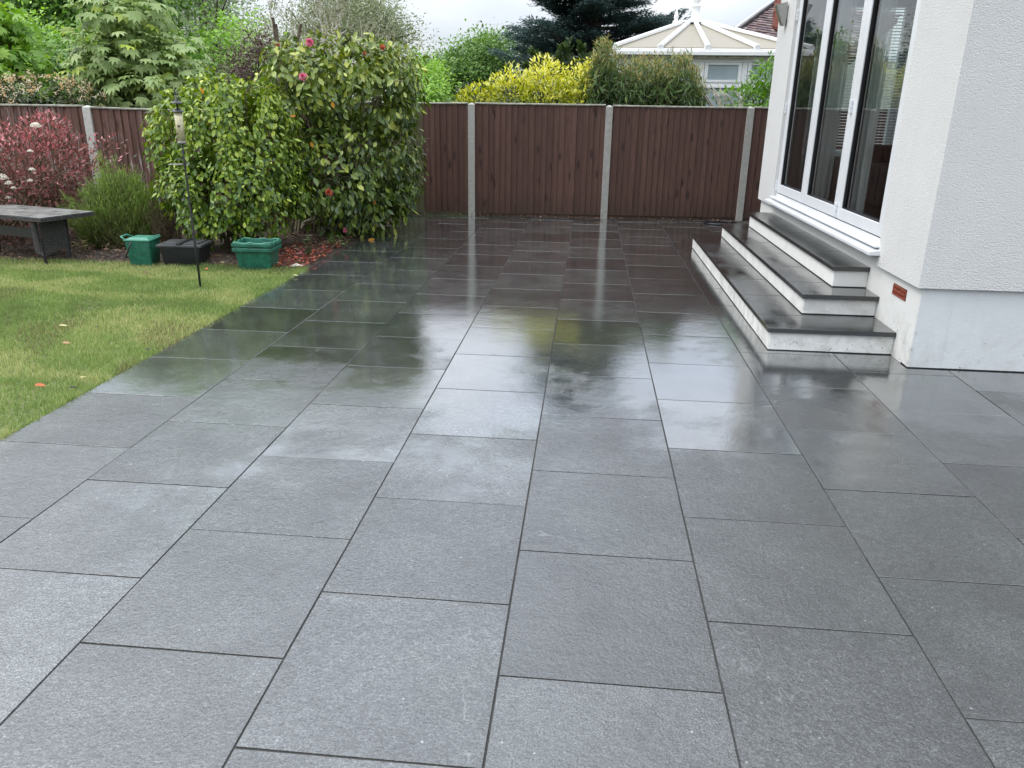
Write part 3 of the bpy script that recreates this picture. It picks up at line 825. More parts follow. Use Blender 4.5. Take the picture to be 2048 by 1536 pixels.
def shell_points(ells, n, inner=.55, outer=1.02, seed=0, nz=.16, gap=None, gapscale=2.5, zmin=None):
    """random points in the outer shell of a union of ellipsoids [(centre, radii), ...], with a lumpy outline"""
    r = np.random.default_rng(seed)
    vol = np.array([(e[1][0]*e[1][1] + e[1][1]*e[1][2] + e[1][0]*e[1][2]) for e in ells]); vol = vol / vol.sum()
    P, Nn = [], []
    for (c, R), f in zip(ells, vol):
        m = int(n * f * 1.8) + 8
        u = rand_unit(m, r); rr = outer - (outer - inner) * r.random(m) ** 1.6
        rr = rr * (1 + nz * snoise(u * 2.2 + np.array(c), seed + 5, 1.6))
        p = np.array(c) + u * rr[:, None] * np.array(R)
        nn = u / np.array(R); nn /= np.linalg.norm(nn, axis=1, keepdims=True)
        P.append(p); Nn.append(nn)
    P = np.concatenate(P); Nn = np.concatenate(Nn)
    keep = np.ones(len(P), bool)
    depth_in = np.zeros(len(P))
    for c, R in ells:
        q = np.linalg.norm((P - np.array(c)) / np.array(R), axis=1); keep &= q > inner * .96
    if gap is not None: keep &= snoise(P, seed + 9, gapscale) > gap
    if zmin is not None: keep &= P[:, 2] > zmin
    P, Nn = P[keep], Nn[keep]
    ix = r.permutation(len(P))[:n]
    return P[ix], Nn[ix]

def bush(name, label, cat, base, ells, n, L, mat, T=T_OVAL, stems=None, single=0, droop=.45, updir=.2, seed=1, gap=None, gapscale=2.5, wr=.5, inner=.5, nz=.16,
         stem_mat=None, group=None, jitter=.5, zmin=.02, shade_bias=None, leafname='leaf', hang=False):
    root = empty(name, tuple(base), 0, label, cat, group)
    b = np.array(base, float)
    e2 = [(tuple(np.array(c) - b), R) for c, R in ells]
    global CAM
    P, Nn = shell_points(e2, n, inner=inner, seed=seed, gap=gap, gapscale=gapscale, nz=nz, zmin=zmin)
    r = np.random.default_rng(seed + 50)
    m = len(P)
    D = Nn * .9 + np.array([0, 0, -droop]) + rand_unit(m, r) * jitter + np.array([0, 0, updir])
    Nf = Nn * .5 + np.array([0, 0, .9]) + rand_unit(m, r) * .45
    if hang:
        D = Nn * .40 + np.array([0, 0, -.75]) + rand_unit(m, r) * .65
        Nf = Nn * 1.0 + np.array([0, 0, .50]) + rand_unit(m, r) * .42
    Ls = L * (r.uniform(.65, 1.15, m) if not hang else r.uniform(.5, 1.25, m))
    sh = np.clip(r.normal(.5, .22, m), 0, .999)
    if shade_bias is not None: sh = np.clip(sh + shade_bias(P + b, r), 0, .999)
    cam_local = CAM - b
    save = CAM
    CAM = cam_local
    foliage('foliage', root, mat, P, D, Nf, Ls, Ls * wr * 1.1, T, sh, single, leafname)
    CAM = save
    gen = random.Random(seed)
    mb = MB()
    ns, h, rr, sp = stems or (7, 1.0, .02, .5)
    zs = [c[2] for c, R in e2]; cc = np.mean([c for c, R in e2], axis=0)
    for k in range(ns):
        c, R = e2[gen.randrange(len(e2))]
        tgt = Vector((c[0] + gen.uniform(-.5, .5) * R[0], c[1] + gen.uniform(-.5, .5) * R[1], c[2] + gen.uniform(.0, .7) * R[2]))
        s0 = Vector((gen.uniform(-sp, sp) * .4, gen.uniform(-sp, sp) * .3, -.03))
        mid = (s0 * .55 + tgt * .45) + Vector((gen.gauss(0, .08), gen.gauss(0, .08), -.05))
        pts = [s0, s0 * .8 + mid * .2 + Vector((gen.gauss(0,.02), gen.gauss(0,.02), .06)), mid, (mid + tgt) / 2 + Vector((gen.gauss(0,.05), gen.gauss(0,.05), gen.gauss(0,.05))), tgt]
        mb.tube(pts, [rr, rr*.9, rr*.7, rr*.5, rr*.25], 6)
        for j in range(5):
            a = pts[gen.randint(2, 4)]; 
            e = a + Vector((gen.gauss(0, .5), gen.gauss(0, .5), gen.gauss(.1, .3))) * max(R) * .55
            mb.tube([a, (a + e) / 2 + Vector((0, 0, .03)), e], [rr*.35, rr*.25, rr*.12], 4)
    mb.build('stems', stem_mat or M_stem, root)
    return root
def E(u0, v0, u1, v1, Y, dy, k=1.0):       # ellipsoid whose outline fills a box seen at distance Y, with its own depth dy
    a = at(u0, v1, Y); b = at(u1, v0, Y); c = (a + b) / 2
    return (tuple(c), (abs(b[0]-a[0]) / 2 * k, dy, abs(b[2]-a[2]) / 2 * k))

# ------------------------------------------------------------------ planting inside the garden
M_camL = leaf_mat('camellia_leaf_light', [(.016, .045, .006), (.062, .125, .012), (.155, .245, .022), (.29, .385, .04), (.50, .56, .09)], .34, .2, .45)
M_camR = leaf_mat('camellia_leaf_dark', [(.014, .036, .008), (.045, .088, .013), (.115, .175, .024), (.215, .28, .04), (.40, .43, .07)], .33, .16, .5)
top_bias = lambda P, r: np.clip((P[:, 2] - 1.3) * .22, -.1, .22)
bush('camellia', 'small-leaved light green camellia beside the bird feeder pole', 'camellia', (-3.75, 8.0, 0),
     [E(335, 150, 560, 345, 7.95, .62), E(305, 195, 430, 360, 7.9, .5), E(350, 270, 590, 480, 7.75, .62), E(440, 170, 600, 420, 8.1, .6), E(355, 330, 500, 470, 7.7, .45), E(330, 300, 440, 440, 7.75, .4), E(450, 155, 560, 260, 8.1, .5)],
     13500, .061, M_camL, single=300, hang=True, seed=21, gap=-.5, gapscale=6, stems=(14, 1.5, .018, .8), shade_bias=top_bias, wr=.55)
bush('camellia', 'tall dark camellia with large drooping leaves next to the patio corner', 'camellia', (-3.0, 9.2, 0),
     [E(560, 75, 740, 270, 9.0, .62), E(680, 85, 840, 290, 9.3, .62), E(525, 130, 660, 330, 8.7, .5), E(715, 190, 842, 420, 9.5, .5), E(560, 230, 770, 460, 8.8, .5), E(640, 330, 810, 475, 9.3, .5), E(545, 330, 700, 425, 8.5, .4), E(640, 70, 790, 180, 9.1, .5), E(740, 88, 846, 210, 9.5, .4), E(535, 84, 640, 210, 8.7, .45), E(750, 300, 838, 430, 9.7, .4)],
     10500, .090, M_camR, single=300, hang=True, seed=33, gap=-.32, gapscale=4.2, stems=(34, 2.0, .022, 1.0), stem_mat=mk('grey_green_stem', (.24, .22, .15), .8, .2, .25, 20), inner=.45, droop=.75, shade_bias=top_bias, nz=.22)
# camellia blooms and turning leaves, each in its own spot on its bush
M_pink = leaf_mat('pink_petal', [(.60, .10, .18), (.75, .24, .34), (.80, .42, .50)], .5, .3)
M_red = leaf_mat('faded_red_petal', [(.40, .05, .04), (.55, .12, .07), (.60, .28, .16)], .5, .3)
M_orange = leaf_mat('turning_leaf', [(.55, .22, .03), (.62, .30, .04), (.50, .14, .05)], .45, .3)
M_cream = leaf_mat('cream_petal', [(.75, .68, .55), (.82, .78, .70), (.80, .60, .42)], .55, .3)
def bloom(pos, size, mat, label, cat='flower', n=22, seed=0, name='camellia_flower'):
    r = np.random.default_rng(seed); a = r.uniform(0, 6.28, n); e = np.linspace(.15, 1.25, n)
    toc = CAM - np.array(pos); toc /= np.linalg.norm(toc); toc = toc + np.array([0, 0, .35]); toc /= np.linalg.norm(toc)
    x = np.cross(toc, [0, 0, 1]); x /= np.linalg.norm(x); y = np.cross(x, toc)
    dirs = toc[None] * np.cos(e)[:, None] + (x[None] * np.cos(a)[:, None] + y[None] * np.sin(a)[:, None]) * np.sin(e)[:, None]
    P = dirs * size * .15; Nn = np.tile(toc, (n, 1)) + dirs * -.2 + rand_unit(n, r) * .1
    co, F = leaf_geo(P, dirs, Nn, np.full(n, size * .55), np.full(n, size * .5), T_OVAL)
    o = link(name, np_mesh(name, co, F, np.repeat(r.random(n), 8)), mat, None, tuple(pos))
    return tag(o, label, cat)
for u, v, Y, s_, m_, lb in [
    (512, 170, 8.35, .085, M_pink, 'deep pink camellia bloom between the two camellia bushes'),
    (606, 154, 8.25, .085, M_pink, 'pale pink double camellia bloom on the tall dark camellia'),
    (619, 86, 8.5, .09, M_pink, 'pink and white bloom at the top left of the tall camellia'),
    (555, 88, 8.55, .05, M_red, 'small withered red bloom on the top left edge of the tall camellia'),
    (765, 95, 8.75, .06, M_red, 'red faded bloom at the top right of the tall camellia'),
    (729, 107, 8.7, .04, M_red, 'tiny orange-red bloom just below the top of the tall camellia'),
    (658, 385, 8.1, .08, M_red, 'brown withered bloom low on the front of the tall camellia'),
    (690, 461, 8.5, .055, M_pink, 'small pink bud just above the bed by the patio edge')]:
    bloom(at(u, v, Y), s_ * .85, m_, lb, seed=u)
def one_leaf(u, v, Y, L, mat, label, D=(.2, 0, -1), Nn=(0, -1, .3), name='turning_leaf'):
    p = at(u, v, Y)
    co, F = leaf_geo(np.zeros((1, 3)), np.array([D], float), np.array([Nn], float), np.array([L * .75]), np.array([L * .42]), T_OVAL)
    o = link(name, np_mesh(name, co, F, np.full(8, (u % 10) / 10)), mat, None, tuple(p)); return tag(o, label, 'leaf')
one_leaf(402, 175, 7.2, .075, M_orange, 'bright orange leaf near the top of the small-leaved camellia')
one_leaf(664, 203, 8.3, .095, M_orange, 'yellow-orange leaf hanging in the middle of the tall camellia')
one_leaf(622, 283, 8.1, .085, M_orange, 'orange leaf hanging on the left side of the tall camellia')
one_leaf(748, 400, 8.7, .07, M_orange, 'orange leaf low on the right side of the tall camellia')
one_leaf(580, 232, 8.0, .08, M_orange, 'flat orange leaf on the left shoulder of the tall camellia', (1, 0, .1))
one_leaf(735, 482, 8.75, .12, M_orange, 'curled orange leaf lying beside the patio edge under the camellia', (.9, 0, .3))

# photinia
M_phot = leaf_mat('photinia_leaf', [(.035, .045, .02), (.09, .075, .04), (.16, .085, .065), (.30, .12, .11), (.50, .17, .18), (.68, .28, .30)], .36, .25)
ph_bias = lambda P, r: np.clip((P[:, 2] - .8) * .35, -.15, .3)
bush('photinia', 'red-leaved photinia shrub with white flower heads behind the wicker table', 'shrub', (-5.75, 8.15, 0),
     [E(-50, 250, 130, 420, 8.1, .5), E(40, 262, 178, 400, 8.2, .42), E(60, 226, 130, 300, 8.3, .25), E(-160, 280, 60, 470, 7.95, .5), E(-60, 330, 140, 500, 8.0, .5), E(-300, 260, -40, 480, 8.1, .6)],
     13000, .056, M_phot, single=260, seed=44, gap=-.7, gapscale=5, wr=.34, droop=-.1, updir=.5, jitter=.7, shade_bias=ph_bias, stems=(16, 1.0, .014, 1.2), T=T_NARROW)
bush('photinia_sapling', 'sparse young red photinia in front of the pale fence post', 'shrub', (-5.05, 8.3, 0),
     [E(185, 270, 250, 350, 8.35, .2)], 130, .055, M_phot, seed=46, wr=.34, droop=-.1, updir=.5, jitter=.8, stems=(5, .8, .008, .2), T=T_NARROW, shade_bias=ph_bias)
def flower_head(u, v, Y, s_, label, n=170, mat=M_cream, seed=0):
    r = np.random.default_rng(seed); d = rand_unit(n, r); d[:, 2] = np.abs(d[:, 2]) - .35
    P = d * np.array([s_, s_ * .8, s_ * .85]) * r.uniform(.75, 1, (n, 1))
    co, F = leaf_geo(P, rand_unit(n, r), d, np.full(n, s_ * .2), np.full(n, s_ * .2), T_DIA)
    o = link('flower_head', np_mesh('flower_head', co, F, np.repeat(r.random(n) * .6, 4)), mat, None, tuple(at(u, v, Y)))
    return tag(o, label, 'flower', 'white photinia flower heads')
for u, v, s_, lb in [(71, 251, .055, 'round white flower head at the top of the photinia'), (4, 355, .06, 'large white flower head at the left edge of the photinia'),
                     (60, 302, .03, 'small white flower head in the upper middle of the photinia'), (64, 339, .035, 'white flower head in the centre of the photinia'),
                     (17, 366, .04, 'pinkish white flower head low on the left of the photinia'), (27, 376, .03, 'small pinkish white flower head just above the wicker table'),
                     (60, 361, .03, 'faint white flower head right of the lowest two'), (16, 395, .03, 'dull white flower head nearest the table top')]:
    flower_head(u, v, 7.62, s_, lb, seed=u + v)

# feathery green broom / heather bush: fans of fine upright shoots
def feathery(name, label, base, targets, mat, n, L, seed, stem_mat=M_stem):
    root = empty(name, tuple(base), 0, label, 'shrub'); r = np.random.default_rng(seed); gen = random.Random(seed)
    mb = MB(); Ps, Ds, sh = [], [], []
    for c, R, k in targets:
        for i in range(k):
            u = rand_unit(1, r)[0]; tip = np.array(c) + u * np.array(R) * r.uniform(.45, 1.0) - np.array(base)
            if tip[2] < .05: continue
            s0 = np.array([r.uniform(-.25, .25), r.uniform(-.15, .15), 0]); mid = s0 * .45 + tip * .55 + np.array([0, 0, -.10])
            pts = [s0, s0 * .7 + mid * .3, mid, tip]
            mb.tube([Vector(p) for p in pts], [.006, .005, .0035, .0015], 3)
            m = n
            t_ = r.uniform(.35, 1.05, m)[:, None]
            p = (1-t_)**2 * s0 + 2 * t_ * (1-t_) * mid + t_**2 * tip
            d = (tip - mid) / np.linalg.norm(tip - mid)
            Ps.append(p + r.normal(size=(m, 3)) * .022); Ds.append(d[None] + rand_unit(m, r) * .45 + np.array([0, 0, .25]))
            sh.append(np.clip(.2 + .5 * t_[:, 0] * r.uniform(.6, 1.3) + r.normal(0, .12, m) + (tip[2] - .5) * .3, 0, .999))
    P = np.concatenate(Ps); D = np.concatenate(Ds); sh = np.concatenate(sh); m = len(P)
    foliage('foliage', root, mat, P, D, rand_unit(m, r), L * r.uniform(.6, 1.3, m), np.full(m, L * .13), T_BLADE, sh)
    mb.build('stems', stem_mat, root); return root
M_broom = leaf_mat('broom_shoot', [(.08, .06, .03), (.10, .10, .03), (.11, .15, .035), (.17, .25, .05), (.25, .36, .07)], .55, .2)
feathery('broom_bush', 'feathery bright green broom bush between photinia and green caddy', (-4.72, 7.85, 0),
         [(*E(190, 312, 290, 460, 8.0, .3), 120), (*E(140, 365, 260, 490, 7.85, .32), 130), (*E(225, 350, 330, 490, 7.95, .3), 130)], M_broom, 190, .042, 5)
feathery('low_brown_shrub', 'low browning heather under the small-leaved camellia', (-4.2, 7.75, 0),
         [(*E(300, 395, 352, 485, 7.8, .2), 40)], leaf_mat('brown_shoot', [(.05, .03, .02), (.08, .06, .03), (.11, .09, .04)], .7, .1), 110, .035, 6)

# small plants in the bed
def small_plant(name, label, u, v, h, n, mat, L, seed, spread=.05, stems=1):
    p = gp(u, v); root = empty(name, (p[0], p[1], .01), 0, label, 'plant'); r = np.random.default_rng(seed); mb = MB()
    Ps, Ds = [], []
    for s_ in range(stems):
        t0 = np.array([r.uniform(-spread, spread), r.uniform(-spread, spread) * .5, 0]); tip = t0 * 1.6 + np.array([r.uniform(-.02, .02), 0, h * r.uniform(.75, 1)])
        mb.tube([Vector(t0), Vector((t0 + tip) / 2 + r.normal(size=3) * .006), Vector(tip)], [.003, .0025, .001], 4)
        k = n // stems; t_ = np.sort(r.uniform(.12, 1, k)); a = np.arange(k) * 2.4
        Ps.append(t0 + (tip - t0) * t_[:, None]); Ds.append(np.stack([np.cos(a), np.sin(a), np.full(k, .35)], 1))
    P = np.concatenate(Ps); D = np.concatenate(Ds); m = len(P)
    foliage('foliage', root, mat, P, D, np.tile([0, -.3, 1.], (m, 1)) + rand_unit(m, r) * .2, L * r.uniform(.7, 1.2, m), L * .45 * np.ones(m), T_OVAL, r.random(m))
    mb.build('stems', M_stem, root)
M_weed = leaf_mat('fresh_leaf', [(.04, .09, .02), (.09, .17, .04), (.16, .26, .07)], .45, .25)
small_plant('spurge', 'upright leafy spurge in the petal-strewn bed right of the stacked green boxes', 618, 521, .24, 90, leaf_mat('spurge_leaf', [(.03, .05, .02), (.06, .08, .03), (.10, .12, .05)], .5, .2), .045, 1, .04, 3)
small_plant('seedling', 'small light green seedling at the patio edge under the tall camellia', 675, 497, .14, 60, M_weed, .04, 2, .08, 7)
small_plant('seedling', 'thin pale shoot beside the seedling under the tall camellia', 667, 488, .20, 22, M_weed, .03, 3, .02, 1)
small_plant('weed', 'dry yellowish weed at the foot of the wicker table leg', 150, 508, .16, 40, leaf_mat('dry_weed_leaf', [(.20, .17, .05), (.30, .26, .09)], .6, .2), .04, 4, .09, 6)

# ground litter: fallen petals and leaves under the camellias
def litter(name, n, x0, x1, y0, y1, mat, L, seed, z=.012, dens=None):
    r = np.random.default_rng(seed); P = np.stack([r.uniform(x0, x1, n), r.uniform(y0, y1, n), np.full(n, z)], 1)
    if dens is not None:
        k = r.random(n) < dens(P); P = P[k]
    m = len(P); P[:, 2] += r.uniform(0, .02, m) + .02 * np.clip((P[:, 1] - 7.0) * 3, 0, 1)
    Nn = np.tile([0, 0, 1.], (m, 1)) + rand_unit(m, r) * .6; D = rand_unit(m, r); D[:, 2] *= .3
    co, F = leaf_geo(P, D, Nn, L * r.uniform(.5, 1.3, m), L * .6 * r.uniform(.6, 1.2, m), T_OVAL)
    o = link(name, np_mesh(name, co, F, np.repeat(r.random(m), 8)), mat); o['kind'] = 'stuff'; return o
M_petal = leaf_mat('fallen_petal', [(.08, .025, .015), (.15, .035, .02), (.27, .05, .03), (.45, .13, .05), (.30, .05, .08)], .5, .15)
M_brown = leaf_mat('dead_leaf', [(.05, .03, .02), (.10, .06, .035), (.17, .10, .06), (.24, .17, .11)], .7, .1)
litter('fallen_petals', 1150, -2.98, -2.43, 7.0, 8.3, M_petal, .035, 1, dens=lambda P: np.clip(1.2 - (P[:, 1] - 7.1) * .8, .1, 1))
litter('leaf_litter', 5200, -8.0, -2.46, 6.98, 9.3, M_brown, .038, 2)
litter('leaf_litter', 900, -3.0, -2.43, 8.2, 11.0, M_brown, .04, 3)
# debris blown against the back fence
litter('fence_debris', 420, -2.2, 4.4, 11.05, 11.22, M_brown, .028, 4, z=-.002, dens=lambda P: (P[:, 1] < 11.16 + (P[:, 0] + 3.45) * .06) * .9)

# single fallen leaves on the lawn and patio edge
def fallen(u, v, L, mat, label, rot):
    p = gp(u, v); a = math.radians(rot)
    co, F = leaf_geo(np.zeros((1, 3)), np.array([[math.cos(a), math.sin(a), .12]]), np.array([[0, -.25, 1.]]), np.array([L]), np.array([L * .6]), tmpl_oval(.25, .3))
    o = link('fallen_leaf', np_mesh('fallen_leaf', co, F, np.full(8, .5)), mat, None, (p[0], p[1], .022)); return tag(o, label, 'leaf', 'single leaves fallen on the lawn')
M_tan = leaf_mat('tan_leaf', [(.45, .26, .15)] * 2, .6, .2); M_org2 = leaf_mat('rust_leaf', [(.50, .14, .05)] * 2, .6, .2); M_pal = leaf_mat('pale_yellow_leaf', [(.50, .46, .22)] * 2, .6, .2); M_blk = leaf_mat('blackened_leaf', [(.03, .025, .02)] * 2, .6, .1)
for a_ in [(70, 777, .055, M_org2, 'rust orange fallen leaf near the corner of the lawn by the patio', 10), (124, 692, .05, M_tan, 'tan fallen leaf in the middle of the lawn', 20),
           (410, 541, .04, M_org2, 'small orange leaf on the grass right of the feeder pole', -20), (118, 657, .055, M_pal, 'pale curled leaf farther up the lawn', 30),
           (196, 659, .05, M_blk, 'dark curled leaf right of the pale one on the lawn', 140), (302, 705, .05, M_blk, 'dark leaf lying at the patio edge of the lawn', 160),
           (287, 627, .05, M_blk, 'dark leaf alone in the upper lawn', 120), (139, 783, .04, M_blk, 'small dark leaf right of the rust orange one', 30),
           (162, 763, .045, M_pal, 'thin pale yellow leaf above the rust orange one', 80), (284, 549, .06, M_brown, 'brown twig-like leaf on the yellowed grass by the bins', 15),
           (586, 555, .045, M_pal, 'pale leaf at the tip where lawn and patio meet', 20)]:
    fallen(*a_)
mb = MB(); q0 = gp(583, 536)
mb.tube([(0, 0, .02), (.05, .01, .035), (.10, -.01, .03)], [.008, .010, .004], 6); mb.tube([(0.02, -.03, .02), (.07, -.02, .03), (.12, -.01, .03)], [.006, .008, .004], 6)
o = mb.build('broken_stick', mk('bleached_wood', (.55, .52, .45), .8, .2, .1, 30), None, loc=(q0[0], q0[1], .0)); tag(o, 'bleached broken stick among the petals at the bed corner', 'stick')

# grass
def grass():
    n = 380000; r = np.random.default_rng(8)
    y = 2.6 + (7.02 - 2.6) * r.random(n) ** .92
    x = -2.418 - 6.2 * r.random(n) ** 1.1
    P = np.stack([x, y, np.full(n, -.014)], 1)
    # inside the field of view, with some margin
    q = (P - CAM) @ MR.T; u = 1024 + FPX * q[:, 0] / q[:, 2]
    k = (u > -260) & (u < 700); P = P[k]; n = len(P)
    nz = snoise(P, 71, 1.5); nz2 = snoise(P, 72, 5)
    hgt = .018 + .004 * nz2 + r.uniform(-.008, .012, n)
    edge = np.clip((P[:, 0] + 2.50) * 14, 0, 1) * (snoise(P, 95, 14) > -.1) + np.clip((P[:, 1] - 6.9) * 12, 0, 1); hgt += .020 * edge * r.random(n) + .010 * np.clip(snoise(P, 96, 9) - .25, 0, 1)
    D = np.stack([r.normal(0, .42, n), r.normal(0, .42, n), np.ones(n)], 1)
    D[:, 0] += np.clip((P[:, 0] + 2.47) * 14, 0, .9) * r.random(n)
    sh = np.clip(.52 + .14 * nz + .10 * nz2 + r.normal(0, .17, n), 0, .999)
    P2 = P + np.stack([snoise(P, 90, 3), snoise(P, 91, 3), np.zeros(n)], 1) * .25
    yel = r.random(n) < np.clip((snoise(P2 * np.array([.55, 1.5, 1]), 77, 1.7) + .05) * 1.1, 0, .7); sh[yel] = np.clip(.86 + r.normal(0, .09, yel.sum()), 0, .999)
    brn = r.random(n) < np.clip((snoise(P2, 79, 2.1) - .35) * .9, 0, .35); sh[brn] = .02
    X = rand_unit(n, r); X[:, 2] = 0; X /= np.linalg.norm(X, axis=1, keepdims=True)
    Dn = D / np.linalg.norm(D, axis=1, keepdims=True)
    wd = r.uniform(.0012, .0024, n) * (1 + P[:, 1] * .16)
    tip = P + Dn * hgt[:, None] * 1.35; tip[:, 2] = np.maximum(tip[:, 2], P[:, 2] + .006)
    V = np.stack([P - X * wd[:, None], P + X * wd[:, None], tip], 1).reshape(-1, 3)
    F = np.arange(n * 3).reshape(-1, 3)
    m = leaf_mat('grass_blade', [(.20, .165, .09), (.125, .19, .055), (.18, .26, .08), (.24, .33, .105), (.33, .39, .14), (.52, .48, .25)], .55, .3, .3)
    o = link('grass', np_mesh('grass', V, F, np.repeat(sh, 3)), m); o['kind'] = 'stuff'
grass()

# ------------------------------------------------------------------ bins
def tapered(mb, x0, x1, y0, y1, z0, z1, fl, z_under=0.0):
    mb.hexa([(x0, y0, z0), (x1, y0, z0), (x1, y1, z0), (x0, y1, z0), (x0-fl, y0-fl, z1), (x1+fl, y0-fl, z1), (x1+fl, y1+fl, z1), (x0-fl, y1+fl, z1)])
M_green = mk('green_bin_plastic', (.015, .125, .078), .45, .5, .25, 22, .2, 30, .002)
M_green_l = mk('green_lid_plastic', (.05, .22, .15), .35, .5, .10, 9)
M_black = mk('black_bin_plastic', (.010, .011, .015), .45, .5, .15, 9)
M_blacklid = mk('dusty_black_lid', (.05, .052, .055), .5, .5, .25, 9)
p = gp(280, 531)
cb = empty('food_caddy', (p[0], p[1] + .10, -.008), .08, 'green food caddy with black carry handle at the lawn edge', 'food caddy')
mb = MB(); tapered(mb, -.10, .10, -.095, .10, 0, .235, .018); mb.build('body', M_green, cb, bevel=.014, seg=3, smooth=True)
mb = MB(); tapered(mb, -.1035, .1035, -.0985, .1035, .072, .076, .0); mb.build('rib', M_green, cb, bevel=.001)
mb = MB(); mb.box((-.125, -.122, .236), (.125, .125, .252)); mb.hexa([(-.11, -.105, .252), (.11, -.105, .252), (.11, .11, .252), (-.11, .11, .252), (-.08, -.07, .268), (.08, -.07, .268), (.08, .08, .268), (-.08, .08, .268)])
mb.build('lid', M_green_l, cb, bevel=.006, seg=2)
mb = MB(); mb.tube([(-.12, -.09, .246), (-.165, -.07, .272), (-.168, .05, .274), (-.12, .08, .250)], .009, 8); mb.build('lid_grip', M_green_l, cb, smooth=True)
mb = MB(); mb.tube([(.06, .118, .25), (.11, .122, .262), (.135, .09, .255), (.128, .02, .25)], .010, 8); mb.build('hinge', M_green, cb, smooth=True)
mb = MB(); mb.tube([(-.045, -.131, .235), (-.07, -.137, .18), (-.105, -.142, .10), (-.122, -.13, .085), (-.128, .0, .08), (-.122, .125, .085), (-.105, .13, .10), (-.07, .128, .18), (-.045, .126, .235)], .0065, 8); mb.build('handle', M_black, cb, smooth=True)
p = gp(362, 532)
bb = empty('recycling_box', (p[0], p[1] + .13, -.008), .10, 'black recycling box with a dusty lid between the caddy and the green boxes', 'recycling box')
mb = MB(); tapered(mb, -.165, .165, -.125, .125, 0, .185, .028); mb.build('body', M_black, bb, bevel=.014, seg=3, smooth=True)
mb = MB(); mb.box((-.212, -.17, .186), (.212, .17, .212)); mb.build('lid', M_blacklid, bb, bevel=.008, seg=2)
for a, b_ in ((-.165, -.03), (.03, .165)):
    mb = MB(); mb.box((a, -.125, .2115), (b_, .125, .222)); mb.build('lid_panel', M_blacklid, bb, bevel=.006, seg=2)
mb = MB(); mb.box((-.02, -.168, .2115), (.02, .168, .226)); mb.build('lid_strap', M_black, bb, bevel=.004, seg=2)
p = gp(507, 539)
def green_box(z, lab, cut=False):
    g = empty('recycling_box', (p[0], p[1] + .13, z - .008), .05, lab, 'recycling box', 'stacked green recycling boxes'); g.scale = (.93, .93, 1.05)
    x, y, h, fl, t_ = .155, .115, .20, .030, .006
    mb = MB()
    # open-topped: four walls and a floor
    b0 = [(-x, -y), (x, -y), (x, y), (-x, y)]; b1 = [(a + math.copysign(fl, a), b_ + math.copysign(fl, b_)) for a, b_ in b0]
    for i in range(4):
        j = (i + 1) % 4
        A, B, Ct, Dt = Vector((*b0[i], 0)), Vector((*b0[j], 0)), Vector((*b1[j], h)), Vector((*b1[i], h))
        nrm = (B - A).cross(Dt - A).normalized() * t_
        mb.hexa([A - nrm, B - nrm, B, A, Dt - nrm, Ct - nrm, Ct, Dt])
    mb.box((-x, -y, 0), (x, y, .006)); mb.build('body', M_green, g, bevel=.002)
    mb = MB(); X, Y_ = x + fl, y + fl
    N_ = 28; path = []
    # rolled rim that dips along its length
    for (ax0, ay0), (ax1, ay1) in (((-X, -Y_), (X, -Y_)), ((X, -Y_), (X, Y_)), ((X, Y_), (-X, Y_)), ((-X, Y_), (-X, -Y_))):
        for k in range(N_ // 2):
            f = k / (N_ // 2); dip = -.007 if (.18 < f < .38 or .55 < f < .80) else 0.0
            path.append((ax0 + (ax1-ax0) * f, ay0 + (ay1-ay0) * f, h + dip))
    mb.tube(path, .0085, 6, closed=True); mb.build('rim', M_green_l if z > .01 else M_green, g, smooth=True)
    mb = MB(); mb.box((-X - .016, -Y_ - .016, h - .035), (X + .016, -Y_ - .002, h - .006)); mb.box((-X - .016, Y_ + .002, h - .035), (X + .016, Y_ + .016, h - .006))
    mb.box((-X - .016, -Y_ - .0015, h - .035), (-X - .002, Y_ + .0015, h - .006)); mb.box((X + .002, -Y_ - .0015, h - .035), (X + .016, Y_ + .0015, h - .006)); mb.build('rim_skirt', M_green, g, bevel=.003)
green_box(0, 'lower green recycling box of the stacked pair at the lawn edge')
green_box(.045, 'upper open green recycling box nested in the lower one')

# ------------------------------------------------------------------ wicker table
FCx, FCy = -4.834, 6.803
av = Vector((-.955, .297, 0)); bv = Vector((.297, .955, 0)); TL, TW, TH = 1.15, .50, .455
ang = math.atan2(av.y, av.x)
tb = empty('wicker_table', (FCx, FCy, -.01), ang, 'low dark wicker garden table with glass top standing on the lawn edge', 'table')
# local: x to the far left along the length, -y towards the back (rotation turns y to -bv)
M_wick = mk('dark_grey_wicker', (.028, .027, .030), .5, .4, .5, 60, .4, 150, .003, col2=(.10, .095, .095))
M_wickf = mk('wicker_frame', (.022, .021, .023), .5, .4, .3, 60)
def ty(v): return -v
mb = MB(); mb.box((-.03, ty(TW) - .03, TH - .006), (TL + .03, .03, TH)); mb.build('glass_top', mk('dusty_glass_top', (.30, .31, .29), .2, .6, .3, 6), tb, bevel=.002)
mb = MB()
def weave(mb, A, B, z0a, z0b, z1, rows, th=.010, amp=.004):
    """rows of rounded strands between two uprights A and B (xy), lower edge may slope"""
    A = Vector(A); B = Vector(B); d = (B - A); L_ = d.length; d.normalize(); nrm = Vector((d.y, -d.x, 0))
    m = max(3, int(L_ / .035))
    for r_ in range(rows):
        f = r_ / (rows - 1)
        pts = []
        for k in range(m + 1):
            t_ = k / m; z0 = z0a + (z0b - z0a) * t_
            pts.append(A + d * L_ * t_ + nrm * amp * (1 if (k + r_) % 2 else -1) + Vector((0, 0, z0 + (z1 - z0) * f)))
        mb.tube(pts, th * .5, 4)
mb = MB()
